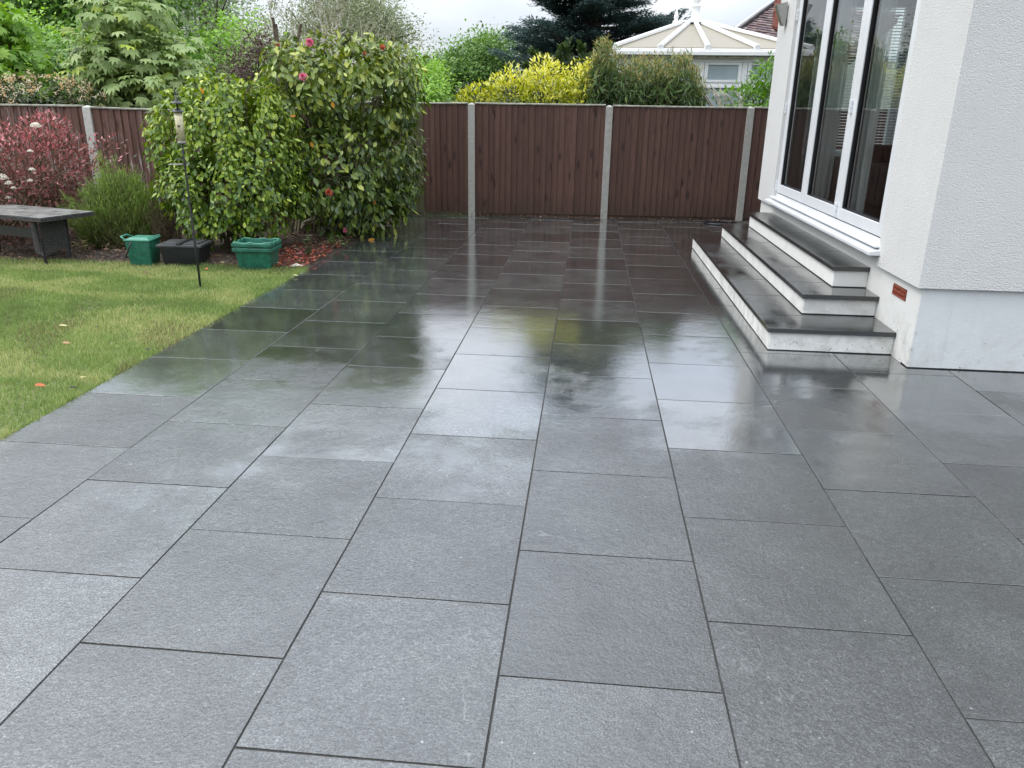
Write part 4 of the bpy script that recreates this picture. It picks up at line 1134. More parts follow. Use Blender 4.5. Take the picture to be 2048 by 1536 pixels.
for k in range(3):
    z = TH - .012 - k * .012
    weave(mb, (-.035, .035, 0), (TL + .035, .035, 0), z, z, z + .0001, 2, .012, .004)
    weave(mb, (-.035, ty(TW) - .035, 0), (-.035, .035, 0), z, z, z + .0001, 2, .012, .004)
    weave(mb, (-.035, ty(TW) - .035, 0), (TL + .035, ty(TW) - .035, 0), z, z, z + .0001, 2, .012, .004)
o = mb.build('rim_weave', M_wick, tb); o['kind'] = 'stuff'
mb = MB(); mb.box((-.02, ty(TW) - .02, TH - .045), (TL + .02, .02, TH - .007)); mb.build('top_frame', M_wickf, tb)
for x_ in (.06, TL - .06 - .02):
    for y_ in (-.02, -.275):
        mb = MB(); s_ = 1 if y_ < -.1 else -1
        mb.hexa([(x_ + .0, y_ - .012, 0), (x_ + .024, y_ - .012, 0), (x_ + .024, y_ + .012, 0), (x_, y_ + .012, 0),
                 (x_ + (.02), y_ - s_ * .03 - .02, TH - .05), (x_ + .05, y_ - s_ * .03 - .02, TH - .05), (x_ + .05, y_ - s_ * .03 + .02, TH - .05), (x_ + .02, y_ - s_ * .03 + .02, TH - .05)])
        mb.build('leg', M_wickf, tb, bevel=.004)
mb = MB()
weave(mb, (.06, -.015, 0), (.075, -.285, 0), .09, .15, TH - .05, 24, .011, .004)
weave(mb, (.06, -.0, 0), (.17, -.0, 0), .09, .12, TH - .05, 22, .010, .003)
o = mb.build('leg_weave', M_wick, tb); o['kind'] = 'stuff'
mb = MB(); mb.box((.080, -.275, .15), (.087, -.03, TH - .052)); mb.build('leg_panel', M_wickf, tb)
mb = MB(); weave(mb, (.17, -.04, 0), (TL - .1, -.04, 0), .25, .25, .33, 7, .011, .003); weave(mb, (TL - .09, -.02, 0), (TL - .09, -.28, 0), .09, .13, TH - .05, 22, .011, .004)
o = mb.build('stretcher_weave', M_wick, tb); o['kind'] = 'stuff'
mb = MB(); mb.box((.17, -.036, .245), (TL - .1, -.028, .335)); mb.build('stretcher', M_wickf, tb)

# ------------------------------------------------------------------ bird feeder
pf = gp(401, 573); pt = at(349, 172, pf[1])
bf = empty('bird_feeder', (pf[0], pf[1], -.01), 0, 'leaning black pole bird feeder with seed tube standing in the lawn', 'bird feeder')
M_pole = mk('black_feeder_metal', (.02, .021, .023), .4, .5, .2, 20)
top_ = Vector((pt[0] - pf[0], 0, pt[2]))
def on(f, dx=0): return Vector((top_.x * f + dx, 0, top_.z * f))
mb = MB(); mb.tube([on(0) - Vector((0, 0, .05)), on(.28), on(.285), on(.62), on(.965)], [.0095, .0095, .0075, .0075, .0065], 10); mb.build('pole', M_pole, bf, smooth=True)
mb = MB(); mb.tube([on(.965), on(.98, -.004), on(1.0, .0)], [.0065, .005, .003], 8); mb.tube([on(.93), on(.95, .02), on(.985, .012), on(.99, .004)], .003, 6); mb.tube([on(.90), on(.915, .02), on(.925, .028)], .003, 6); mb.build('hook', M_pole, bf)
z1 = top_.z * .905; z0 = top_.z * .755
ax_ = on(.83)
R2 = Matrix.Rotation(math.atan2(top_.x, top_.z), 4, 'Y')
def fl(prof, n=20, f=.83): 
    mb = MB(); mb.lathe(prof, n)
    for v in mb.bm.verts: v.co = R2 @ v.co + on(f)
    return mb
o = fl([(.002, .078), (.030, .070), (.046, .052), (.048, .048), (.030, .050)], 22, .855); o.build('dome', M_pole, bf, smooth=True)
o = fl([(.002, .110), (.030, .104), (.043, .090), (.045, .086), (.028, .088)], 22, .87); o.build('dome', M_pole, bf, smooth=True)
def seed_mat():
    m, t, b = new_mat('bird_seed')
    vo = t.nodes.new('ShaderNodeTexVoronoi'); vo.inputs['Scale'].default_value = 160; t.links.new(world_pos(t), vo.inputs['Vector'])
    r = ramp(t, vo.outputs['Color'], [(.2, (.34, .31, .16)), (.8, (.62, .58, .38))]); t.links.new(r.outputs[0], b.inputs['Base Color']); b.inputs['Roughness'].default_value = .7; b.inputs['Coat Weight'].default_value = 1.0
    return m
o = fl([(.0305, -.145), (.0305, .09)], 24, .838); o.build('seed_tube', seed_mat(), bf, smooth=True)
o = fl([(.0305, -.165), (.033, -.16), (.033, -.145), (.0305, -.14)], 20, .838); o.build('tube_base', mk('dull_plastic', (.16, .15, .12), .5, .4, .2, 30), bf, smooth=True)
for zz, sx in ((-.03, 1), (-.09, -1)):
    mb = MB(); mb.lathe([(.002, 0), (.009, .0), (.009, .008), (.002, .008)], 12)
    for v in mb.bm.verts: v.co = R2 @ (Matrix.Rotation(sx * PI/2.6, 4, 'X') @ v.co + Vector((sx * .008, -.029, zz))) + on(.838)
    mb.build('feeding_port', M_pole, bf)
mb = MB(); c_ = on(.743); mb.tube([(c_.x + .034*math.cos(a), .034*math.sin(a), c_.z) for a in np.linspace(0, 2*PI, 20, endpoint=False)], .002, 5, closed=True); mb.tube([(c_.x - .034, 0, c_.z), (c_.x + .034, 0, c_.z)], .0018, 5); mb.build('perch_ring', M_steel, bf)
c_ = on(.635); mb = MB(); mb.tube([(c_.x - .07 + .062*math.cos(a), .062*math.sin(a), c_.z) for a in np.linspace(0, 2*PI, 24, endpoint=False)], .0022, 5, closed=True); mb.tube([(c_.x, 0, c_.z), (c_.x - .01, 0, c_.z)], .003, 5); mb.build('water_dish_ring', M_steel, bf)
mb = MB(); c_ = on(.285); mb.tube([on(.275), on(.295)], .0125, 10); c_ = on(.635); mb.tube([on(.62), on(.65)], .0115, 10); mb.build('joint_collar', M_pole, bf)

# ------------------------------------------------------------------ flat black hoop lying by the back fence
mb = MB(); hc = gp(1432, 447)
mb.tube([(.22*math.cos(a), .19*math.sin(a), .012) for a in np.linspace(0, 2*PI, 48, endpoint=False)], .013, 8, closed=True)
o = mb.build('hose_loop', mk('black_rubber', (.012, .013, .018), .35, .5, .1), None, smooth=True, loc=(hc[0] + .06, hc[1], 0)); tag(o, 'black hose loop lying on the wet slabs by the fence behind the steps', 'hose')

# ------------------------------------------------------------------ trees and shrubs beyond the fences
def crown(name, root, ells, n_cl, per, cl_r, L, mat, seed, flat=.6, T=T_DIA, wr=.55, inner=.35, droopy=0.0, up=0.4):
    """leaf clumps spread through ellipsoids"""
    r = np.random.default_rng(seed)
    Pc, Nc = shell_points(ells, n_cl, inner=inner, outer=.98, seed=seed, nz=.2)
    m = len(Pc) * per
    sz = np.repeat(cl_r * r.uniform(.6, 1.35, len(Pc)), per)
    g = r.normal(size=(m, 3)) * .5; g[:, 2] *= flat
    P = np.repeat(Pc, per, axis=0) + g * sz[:, None]
    P[:, 2] -= droopy * (g[:, 0]**2 + g[:, 1]**2) * sz
    Nn = np.repeat(Nc, per, axis=0) * .5 + g * .6 + np.array([0, 0, up]) + rand_unit(m, r) * .45
    D = g + rand_unit(m, r) * .6 + np.array([0, 0, -.2 - droopy])
    tone = np.repeat(r.normal(0, .13, len(Pc)), per)
    sh = np.clip(.5 + tone + r.normal(0, .15, m) + .1 * g[:, 2] * 2, 0, .999)
    Ls = L * r.uniform(.6, 1.3, m)
    return foliage(name, root, mat, P, D, Nn, Ls, Ls * wr, T, sh)

def tree(name, label, cat, base, ells, n_cl, per, cl_r, L, mat, seed, trunk_r=.16, bark=None, group=None, n_limb=9, **kw):
    root = empty(name, tuple(base), 0, label, cat, group); b = np.array(base, float)
    e2 = [(tuple(np.array(c) - b), R) for c, R in ells]
    crown('crown', root, e2, n_cl, per, cl_r, L, mat, seed, **kw)
    gen = random.Random(seed); zt = max(c[2] + R[2] for c, R in e2); cx = np.mean([c[0] for c, R in e2]); cy = np.mean([c[1] for c, R in e2])
    mb = MB(); h = zt * .86
    tp = [Vector((0, 0, -.1)), Vector((cx * .15, cy * .15, h * .3)), Vector((cx * .5 + gen.gauss(0, .1), cy * .5, h * .6)), Vector((cx, cy, h))]
    mb.tube(tp, [trunk_r, trunk_r * .8, trunk_r * .5, trunk_r * .15], 8); mb.build('trunk', bark or M_bark, root)
    mb = MB()
    for k in range(n_limb):
        c, R = e2[k % len(e2)]
        f = gen.uniform(.2, .8); s0 = tp[0].lerp(tp[3], f) if False else (tp[1].lerp(tp[2], (f - .2) / .6))
        u = Vector((gen.gauss(0, 1), gen.gauss(0, 1), gen.gauss(.2, .6))).normalized()
        e = Vector((c[0] + u.x * R[0] * .8, c[1] + u.y * R[1] * .8, c[2] + u.z * R[2] * .8))
        mid = s0.lerp(e, .5) + Vector((gen.gauss(0, .1), gen.gauss(0, .1), .15)); rr = trunk_r * .4
        mb.tube([s0, mid, e], [rr, rr * .6, rr * .15], 5)
        for j in range(3):
            e3 = e + Vector((gen.gauss(0, .5), gen.gauss(0, .5), gen.gauss(0, .4))) * min(R) * .8
            mb.tube([mid.lerp(e, .4), e3], [rr * .35, rr * .08], 4)
    mb.build('limbs', bark or M_bark, root)
    return root
G_mid = leaf_mat('mid_green_leaf', [(.035, .075, .018), (.075, .15, .03), (.13, .235, .045), (.20, .32, .07)], .5, .3)
G_fresh = leaf_mat('fresh_green_leaf', [(.07, .14, .025), (.13, .235, .04), (.21, .35, .06), (.32, .46, .09)], .5, .35)
G_olive = leaf_mat('grey_olive_leaf', [(.10, .12, .07), (.16, .185, .10), (.23, .26, .14), (.31, .34, .19)], .55, .3)
G_grey = leaf_mat('grey_green_leaf', [(.07, .10, .05), (.12, .17, .08), (.19, .25, .12), (.27, .33, .17)], .5, .3)
G_conif = leaf_mat('cedar_needle', [(.014, .024, .024), (.028, .047, .044), (.048, .075, .068), (.08, .11, .095)], .6, .38)
G_brownc = leaf_mat('brown_conifer_needle', [(.018, .017, .013), (.035, .034, .022), (.055, .05, .032)], .6, .08)
G_copper = leaf_mat('copper_leaf', [(.05, .028, .032), (.09, .05, .055), (.14, .085, .085), (.20, .14, .12)], .5, .25)
G_maple = leaf_mat('pale_maple_leaf', [(.09, .145, .04), (.16, .235, .075), (.25, .335, .125), (.34, .42, .185), (.34, .42, .05)], .5, .3)
G_yel = leaf_mat('yellow_variegated_leaf', [(.07, .12, .02), (.25, .30, .04), (.50, .50, .04), (.70, .68, .07), (.74, .72, .30)], .45, .25)
G_dark = leaf_mat('dark_shrub_leaf', [(.025, .042, .018), (.05, .075, .03), (.085, .11, .045), (.16, .19, .09)], .4, .15)
G_long = leaf_mat('long_leaf', [(.022, .055, .02), (.045, .095, .028), (.085, .15, .038), (.15, .21, .05), (.34, .27, .09)], .42, .25)
G_lush = leaf_mat('lush_green_leaf', [(.03, .07, .012), (.07, .15, .02), (.12, .24, .03), (.20, .34, .05)], .42, .3)

gz = -.06
def base_of(u, Y): p_ = at(u, 400, Y); return (float(p_[0]), Y, gz)
# far row
tree('tall_tree', 'dense mid green tree filling the sky above the left fence', 'tree', base_of(190, 19), [E(60, -170, 330, 110, 19, 2.2), E(20, -20, 240, 200, 18.5, 2), E(180, 20, 350, 230, 18, 1.8)], 620, 62, .62, .15, G_mid, 101, .28, group=None)
tree('conifer', 'dark brownish conifer at the top left corner of the view', 'tree', base_of(20, 21), [E(-120, -260, 95, 50, 21, 2.0), E(-60, -60, 85, 70, 21, 1.5)], 300, 80, .5, .12, G_brownc, 102, .25, wr=.3)
tree('leafy_tree', 'bright green leafy tree left of the conifer foot', 'tree', base_of(-60, 14), [E(-260, 10, 40, 200, 14, 1.8), E(-60, 55, 140, 220, 14.5, 1.3)], 460, 70, .5, .095, G_fresh, 103, .2)
tree('hazel_tree', 'spreading green tree just behind the flowering hedge', 'tree', base_of(110, 13), [E(30, 60, 220, 235, 13.2, 1.0), E(-80, 90, 110, 235, 13, 1.0)], 360, 60, .34, .085, G_mid, 104, .12)
tree('willow', 'grey green willow with airy crown right of the maple', 'tree', base_of(430, 25), [E(330, -130, 470, 120, 25, 2.6), E(370, 10, 560, 200, 24, 2.2), E(330, 60, 460, 220, 23, 1.8)], 430, 62, .62, .13, G_grey, 105, .28, wr=.3, inner=.2)
tree('ash_tree', 'light green tree glimpsed between the willow and the camellia', 'tree', base_of(500, 20), [E(400, 35, 560, 230, 19.5, 1.5), E(340, 80, 450, 220, 19, 1.2)], 210, 60, .45, .11, G_fresh, 106, .16)
tree('olive_tree', 'grey olive tree behind the bare spring branches', 'tree', base_of(700, 28), [E(600, -90, 790, 120, 28, 2.5), E(700, 0, 830, 130, 27.5, 2.0), E(560, 20, 700, 160, 27, 2)], 420, 60, .62, .13, G_olive, 107, .25, wr=.35, inner=.2)
tree('round_tree', 'rounded mid green tree just left of the dark cedar', 'tree', base_of(950, 30), [E(870, 75, 1010, 230, 30, 2.2), E(930, 50, 1045, 230, 30, 2.2), E(820, 105, 930, 240, 29, 2)], 430, 62, .52, .13, G_mid, 108, .25, inner=.3)
tree('low_tree', 'low fresh green tree right of the tall camellia above the fence', 'tree', base_of(860, 22), [E(835, 140, 905, 230, 22, .8), E(790, 110, 880, 225, 24, 1.2)], 170, 60, .34, .09, G_fresh, 109, .12)
# young bright sycamore near the left edge
tree('young_sycamore', 'young sycamore with yellow green leaves at the left edge', 'tree', base_of(20, 11.2), [E(-60, 85, 95, 165, 11.2, .5), E(-60, 15, 30, 75, 11.3, .4)], 70, 16, .22, .14, leaf_mat('yellow_green_maple', [(.10, .20, .03), (.17, .30, .05), (.28, .40, .06)], .5, .35), 110, .06, T=T_PALM, wr=1.0, droopy=.2)

# big-leaved maple
def maple():
    base = base_of(275, 10.7); root = empty('maple_tree', base, 0, 'pale green young maple with big drooping leaves above the side fence', 'tree')
    b = np.array(base); r = np.random.default_rng(61)
    ells = [E(190, -60, 330, 110, 10.7, .8), E(165, 40, 345, 160, 10.7, .8), E(200, 110, 390, 222, 10.6, .7), E(300, 60, 400, 200, 10.8, .5), E(150, 95, 240, 200, 10.5, .5)]
    e2 = [(tuple(np.array(c) - b), R) for c, R in ells]
    P, Nn = shell_points(e2, 1500, inner=.2, outer=1.0, seed=62, nz=.2)
    m = len(P)
    D = Nn * .8 + np.array([0, -.25, -.55]) + rand_unit(m, r) * .4; Nf = Nn * .5 + np.array([0, -.2, 1.0]) + rand_unit(m, r) * .3
    L = r.uniform(.10, .18, m); sh = np.clip(r.normal(.5, .17, m), 0, .85); sh[r.random(m) < .06] = .97
    global CAM
    sv = CAM; CAM = CAM - b
    foliage('foliage', root, G_maple, P, D, Nf, L, L, T_PALM, sh, 300, 'leaf'); CAM = sv
    gen = random.Random(4); mb = MB()
    mb.tube([(0, 0, -.1), (.02, 0, .9), (-.03, .02, 1.9), (-.1, 0, 3.2)], [.06, .05, .035, .01], 8); mb.build('trunk', M_bark, root)
    mb = MB()
    for k in range(26):
        c, R = e2[k % 5]; z = gen.uniform(.7, 2.4)
        e = Vector((c[0] + gen.uniform(-.8, .8) * R[0], c[1] + gen.uniform(-.8, .8) * R[1], c[2] + gen.uniform(-.4, .8) * R[2]))
        s0 = Vector((0, 0, z * .8)); mb.tube([s0, s0.lerp(e, .5) + Vector((0, 0, .08)), e], [.014, .009, .003], 5)
    mb.build('limbs', M_bark, root)
maple()

# flowering hedge above the side fence (honeysuckle: dark leaves, cream and apricot flowers)
bush('flowering_hedge', 'hedge of dark leaves dotted with cream and apricot flowers above the side fence', 'hedge', (-7.0, 9.95, 0),
     [E(-90, 150, 60, 260, 9.9, .35), E(20, 152, 150, 260, 9.9, .35), E(110, 165, 205, 260, 9.95, .32), E(-260, 150, -60, 280, 9.9, .4)],
     6000, .045, G_dark, T=T_OVAL, seed=66, wr=.5, gap=-.9, stems=(20, 1.5, .02, 2), jitter=.8)
def hedge_flowers():
    r = np.random.default_rng(12)
    ells = [E(-90, 143, 60, 250, 9.8, .36), E(20, 145, 150, 250, 9.8, .36), E(110, 160, 195, 255, 9.85, .33), E(-260, 145, -60, 260, 9.8, .4)]
    P, Nn = shell_points(ells, 520, inner=.93, outer=1.05, seed=13, nz=.1)
    k = (P[:, 2] > 1.50 + .08 * r.normal(size=len(P))); P = P[k]; Nn = Nn[k]
    Pp = np.repeat(P, 7, axis=0) + r.normal(size=(len(P)*7, 3)) * .02; m = len(Pp)
    co, F = leaf_geo(Pp, rand_unit(m, r), rand_unit(m, r), np.full(m, .035), np.full(m, .016), T_OVAL)
    o = link('hedge_flowers', np_mesh('hedge_flowers', co, F, np.repeat(np.repeat(r.random(len(P)), 7), 8)), leaf_mat('cream_apricot_flower', [(.70, .66, .52), (.72, .60, .42), (.66, .42, .20), (.62, .50, .28)], .6, .3)); o['kind'] = 'stuff'
    tag(o, 'cream and apricot blossoms scattered over the top of the hedge', 'flowers')
hedge_flowers()

bush('laurel_hedge', 'green laurel hedge beyond the fence behind the tall camellia', 'hedge', base_of(690, 12.6),
     [E(520, 110, 640, 260, 12.6, .4), E(610, 105, 740, 260, 12.6, .4), E(710, 115, 835, 260, 12.6, .4)], 4200, .08, G_mid, seed=72, wr=.5, gap=-1.4, inner=.3, stems=(10, 1.8, .02, 1), T=T_DIA)
bush('copper_bush', 'thin purple leaved bush behind the two camellias', 'shrub', base_of(500, 12.5),
     [E(430, 90, 560, 200, 12.5, .5), E(480, 60, 560, 130, 12.6, .3), E(445, 130, 520, 210, 12.4, .4)], 5200, .045, G_copper, T=T_DIA, seed=71, wr=.5, gap=-.6, gapscale=3, inner=.1, nz=.3, stems=(18, 2.2, .016, .8), stem_mat=mk('dark_twig', (.05, .035, .035), .9, .2, .2))

# bare spring tree
def bare_tree():
    base = base_of(685, 15.5); root = empty('budding_tree', base, 0, 'pale branched tree with only small spring buds above the tall camellia', 'tree')
    gen = random.Random(19); mb = MB(); tips = []
    mb.tube([(0, 0, -.1), (.02, 0, 1.0), (0, 0, 1.75)], [.10, .075, .06], 8); mb.build('trunk', M_bark_p, root)
    mb = MB()
    for a, tilt in ((-1.2, .55), (-.3, .75), (.3, .2), (.9, .9), (1.6, .7), (2.4, .45), (-2.2, .6), (3.0, .75), (.05, 1.1), (-2.9, 1.0)):
        d = Vector((math.sin(a + .5) * math.sin(tilt) * 1.3, math.cos(a) * math.sin(tilt) * .5, math.cos(tilt)))
        branch_tree(mb, (0, 0, gen.uniform(1.3, 1.8)), d, gen.uniform(.85, 1.1), .048, 4, gen, tips, up=.12, spread=.6, shrink=.70)
    mb.build('limbs', M_bark_p, root)
    r = np.random.default_rng(5); T0 = np.array([list(t_[0]) for t_ in tips]); k = 4
    P = np.repeat(T0, k, axis=0) + r.normal(size=(len(T0)*k, 3)) * .035; m = len(P)
    foliage('foliage', root, leaf_mat('tiny_bud', [(.10, .11, .06), (.18, .20, .10), (.25, .24, .14)], .6, .3), P, rand_unit(m, r), rand_unit(m, r), r.uniform(.025, .055, m), r.uniform(.015, .03, m), T_DIA, r.random(m))
bare_tree()
# sawn stems poking above the left shoulder of the tall camellia
mb = MB()
for u0, v0, u1, v1 in ((556, 75, 546, 35), (559, 80, 552, 48), (590, 66, 602, 48)):
    a = at(u0, v0 + 40, 9.9); b_ = at(u1, v1, 9.9); mb.tube([a - np.array([0, 0, .3]), a, b_], [.022, .02, .018], 7)
o = mb.build('cut_stems', M_bark, None); tag(o, 'thick pruned grey stems sticking up left of the tall camellia top', 'stems')
o.location = (0, 0, 0)

# cedar
def cedar():
    base = base_of(1170, 27); root = empty('cedar_tree', base, 0, 'huge dark blue green cedar standing behind the yellow shrub', 'tree')
    r = np.random.default_rng(91); gen = random.Random(92); H = 9.6
    mb = MB(); mb.tube([(0, 0, -.1), (.05, 0, 3), (0, 0, 6), (.1, 0, H)], [.35, .28, .18, .03], 9); mb.build('trunk', M_bark, root)
    mb = MB(); Ps, Ns, sh, Ds = [], [], [], []
    nb = 270
    for i in range(nb):
        z = .9 + (H - .9) * (i / nb) ** .95 + gen.uniform(-.15, .15)
        rad = (2.75 * (1 - (max(0, z - 3.2) / (H - 2.6)) ** 1.5) + .15) * gen.uniform(.55, 1.12)
        if z > H - .3: rad = .3
        a = gen.uniform(0, 2*PI); rise = gen.uniform(.0, .34)
        dv = np.array([math.cos(a), math.sin(a), rise]); s0 = np.array([0, 0, z]); e = s0 + dv * rad
        mb.tube([s0, (s0 + e) / 2 + np.array([0, 0, -.05]), e], [.05, .03, .008], 4)
        # flat fan-shaped pads along the outer two thirds
        k = int(230 * rad / 2); t_ = r.uniform(.28, 1.03, k); lat = np.array([-math.sin(a), math.cos(a), 0])
        wdt = .42 * rad * np.sin(np.clip(t_, 0, 1) * PI * .82 + .2)
        off = r.uniform(-1, 1, k) * wdt * .65
        p_ = s0 + dv[None] * (rad * t_)[:, None] + lat[None] * off[:, None] + r.normal(size=(k, 3)) * np.array([.06, .06, .045]) - np.array([0, 0, 1]) * (np.abs(off) * .18)[:, None]
        Ps.append(np.repeat(p_, 4, axis=0) + r.normal(size=(k*4, 3)) * np.array([.075, .075, .022]))
        Ds.append(np.repeat(dv[None] * .8 + lat[None] * np.sign(off)[:, None] * .6, 4, axis=0) + rand_unit(k*4, r) * .45)
        sh.append(np.clip(.45 + .2 * np.repeat(t_, 4) - .15 + r.normal(0, .16, k*4) + gen.gauss(0, .1), 0, .999))
    P = np.concatenate(Ps); D = np.concatenate(Ds); S_ = np.concatenate(sh); m = len(P)
    foliage('crown', root, G_conif, P, D, np.tile([0, 0, 1.], (m, 1)) + rand_unit(m, r) * .5, r.uniform(.09, .20, m), r.uniform(.03, .055, m), T_DIA, S_)
    mb.build('limbs', M_bark, root)
cedar()

# yellow shrub and neighbours along the far side of the back fence
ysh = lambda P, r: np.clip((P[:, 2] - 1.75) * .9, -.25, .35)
bush('yellow_shrub', 'bright yellow variegated shrub above the middle of the back fence', 'shrub', (-.7, 12.7, 0),
     [E(905, 170, 1010, 290, 12.2, .35), E(960, 140, 1090, 300, 12.4, .5), E(1035, 122, 1150, 300, 12.5, .55), E(1110, 128, 1215, 300, 12.5, .5), E(1010, 160, 1200, 330, 12.2, .5)],
     9500, .074, G_yel, T=T_NARROW, single=300, seed=81, wr=.36, droop=.1, updir=.75, jitter=.9, gap=-1.2, shade_bias=ysh, stems=(16, 1.5, .02, 1), inner=.62, nz=.12)
bush('yellow_sprig', 'small yellow topped shoot at the right end of the yellow shrub', 'shrub', (.2, 12.4, 0),
     [E(1172, 112, 1200, 150, 12.3, .12), E(1150, 140, 1205, 210, 12.3, .2)], 260, .09, G_yel, T=T_NARROW, seed=83, wr=.36, updir=.6, jitter=.8, stems=(4, 1.5, .012, .3), shade_bias=lambda P, r: np.where(P[:, 2] > 1.95, .2, -.3))
bush('dark_shrub', 'dark round shrub behind the left end of the yellow shrub', 'shrub', (-1.75, 14.0, 0),
     [E(895, 165, 990, 300, 14, .5), E(960, 140, 1060, 300, 14.3, .5), E(1000, 145, 1120, 290, 14.6, .5)], 5600, .05, G_dark, seed=84, wr=.5, stems=(10, 1.5, .02, 1), nz=.1, gap=-1.3, T=T_DIA)
def spires(name, label, tips, mat, seed, Y):
    c = at(tips[0][0], 300, Y); base = (float(c[0]), Y, 0); b = np.array(base); root = empty(name, base, 0, label, 'shrub'); r = np.random.default_rng(seed)
    Ps, Ds, mb = [], [], MB()
    for u, v, wd in tips:
        t_ = at(u, v, Y) - b; bt = at(u + 4, 330, Y) - b
        mb.tube([bt, (t_ + bt) / 2, t_], [.018, .012, .003], 5)
        for j in range(10):
            f0 = r.uniform(0, .8); aa = r.uniform(0, 6.28); s0 = t_ * (1 - f0) + bt * f0; lg = wd * (.3 + f0 * 1.1); e = s0 + np.array([math.cos(aa) * lg, math.sin(aa) * lg, lg * .9])
            mb.tube([s0, e], [.006, .002], 4); k = 60; q = r.random(k)[:, None]; Ps.append(s0 + (e - s0) * q + r.normal(size=(k, 3)) * .018); Ds.append(np.tile(e - s0, (k, 1)) / lg + rand_unit(k, r) * .7)
        k = 420; q = r.random(k) ** 1.2; a = r.uniform(0, 6.28, k)
        p_ = t_ + (bt - t_) * q[:, None]; p_[:, 0] += np.cos(a) * wd * (.12 + q) * r.random(k); p_[:, 1] += np.sin(a) * wd * (.12 + q) * r.random(k)
        Ps.append(p_); Ds.append(np.stack([np.cos(a), np.sin(a), np.full(k, 1.0)], 1))
    P = np.concatenate(Ps); D = np.concatenate(Ds); m = len(P)
    foliage('foliage', root, mat, P, D, rand_unit(m, r), r.uniform(.05, .10, m), r.uniform(.02, .035, m), T_DIA, r.random(m)); mb.build('stems', M_stem, root)
spires('upright_shrub', 'spiky upright green shrub rising behind the yellow shrub', [(1069, 101, .18), (1090, 113, .18), (1137, 78, .22), (1122, 92, .16), (1163, 94, .15), (1178, 110, .2), (1050, 128, .2), (1150, 120, .25)], leaf_mat('spire_leaf', [(.03, .06, .02), (.06, .10, .03), (.11, .16, .05)], .45, .25), 85, 14.2)

# drooping long-leaved hedge
def long_hedge():
    base = (.95, 12.3, 0); root = empty('long_leaved_hedge', base, 0, 'tall hedge of narrow drooping leaves with rusty tips in front of the conservatory', 'hedge')
    b = np.array(base); r = np.random.default_rng(95); Ps, Ds, Ls, sh = [], [], [], []
    mb = MB()
    for i in range(240):
        u = r.uniform(1175, 1412); prof = np.interp(u, [1175, 1195, 1215, 1240, 1290, 1340, 1380, 1400, 1412], [150, 88, 78, 112, 118, 104, 112, 150, 185]) + r.uniform(-4, 52)
        Y = r.uniform(11.9, 12.8); t_ = at(u, prof, Y) - b; lean = r.normal(0, .1)
        s0 = np.array([t_[0] + lean, t_[1], .3]); mb.tube([s0, (s0 + t_) / 2, t_], [.010, .007, .003], 4)
        k = 70; q = r.random(k) ** 1.5; p_ = t_ + (s0 - t_) * (q * .85)[:, None]
        a = r.uniform(0, 6.28, k); d = np.stack([np.cos(a) * .6, np.sin(a) * .6, np.where(q < .12, .9, r.uniform(-1.0, .1, k))], 1)
        Ps.append(p_ + r.normal(size=(k, 3)) * .03); Ds.append(d); Ls.append(np.where(q < .12, .085, .14) * r.uniform(.7, 1.2, k))
        sh.append(np.clip(np.where(q < .05, .88, .60 - q * .6) + r.normal(0, .14, k), 0, .999))
    P = np.concatenate(Ps); D = np.concatenate(Ds); L = np.concatenate(Ls); s_ = np.concatenate(sh); m = len(P)
    global CAM
    sv = CAM; CAM = CAM - b
    foliage('foliage', root, G_long, P, D, np.tile([0, -.6, .5], (m, 1)) + rand_unit(m, r) * .7, L, L * .17, tmpl_oval(.1, .35, .5), s_, 300, 'leaf'); CAM = sv
    mb.build('stems', M_stem, root)
long_hedge()
bush('green_shrub', 'fresh green shrub with twisted bare trunks beside the house corner', 'shrub', (2.35, 12.5, 0),
     [E(1500, 118, 1575, 190, 12.4, .3), E(1430, 168, 1580, 240, 12.3, .35), E(1480, 140, 1600, 300, 12.6, .4)], 2400, .085, G_lush, T=T_NARROW, single=160, seed=97, wr=.32, gap=-.9, droop=.1, updir=.35, jitter=.8, stems=(10, 1.5, .02, .5), inner=.35, nz=.25)
mb = MB(); gen = random.Random(2)
for k in range(11):
    u = 1402 + k * 7; a = at(u + 18, 330, 12.2); b_ = at(u - 12 + gen.uniform(-8, 8), 165 + gen.uniform(0, 20), 12.25)
    m_ = at(u + 15 + gen.uniform(-12, 12), 225, 12.2); m2 = at(u + 4 + gen.uniform(-10, 10), 192, 12.2)
    mb.tube([a, m_, m2, b_], [.020, .018, .014, .006], 6)
o = mb.build('twisted_stems', M_bark_p, None); tag(o, 'tangle of bare grey stems showing between the two hedges', 'stems')

# ------------------------------------------------------------------ conservatory behind the fence
CY = 14.6
def P3(u, v, Y=CY): return Vector(at(u, v, Y))
cons = empty('conservatory', (float(at(1400, 150, CY)[0]), CY, gz), 0, 'white conservatory with beige hipped roof and finial behind the back fence', 'conservatory')
bpy.context.view_layer.update()
def cp(mb, name, mat, bevel=0, smooth=False): return ch(mb.build(name, mat, None, bevel=bevel, smooth=smooth), cons)
M_poly = leaf_mat('beige_polycarbonate_roof', [(.40, .365, .28)] * 2, .35, .35, .5)
M_win_f = mk('conservatory_white_frame', (.80, .81, .81), .4, .5, .03)
eu = [1232, 1322, 1415, 1512, 1606]; ev_ = [92, 94, 95, 96, 98]
eL = [P3(u, v) for u, v in zip(eu, ev_)]
ez = sum(p_.z for p_ in eL) / 5
for p_ in eL: p_.z = ez
ay = 16.6; ap = P3(1386, 47, ay)
backL = Vector((eL[0].x + .2, 18.4, ez)); backR = Vector((eL[4].x - .2, 18.4, ez))
ring = [ap + Vector((dx, dy, 0)) for dx, dy in ((-.16, -.06), (-.07, -.08), (.03, -.08), (.12, -.07), (.2, -.04))]
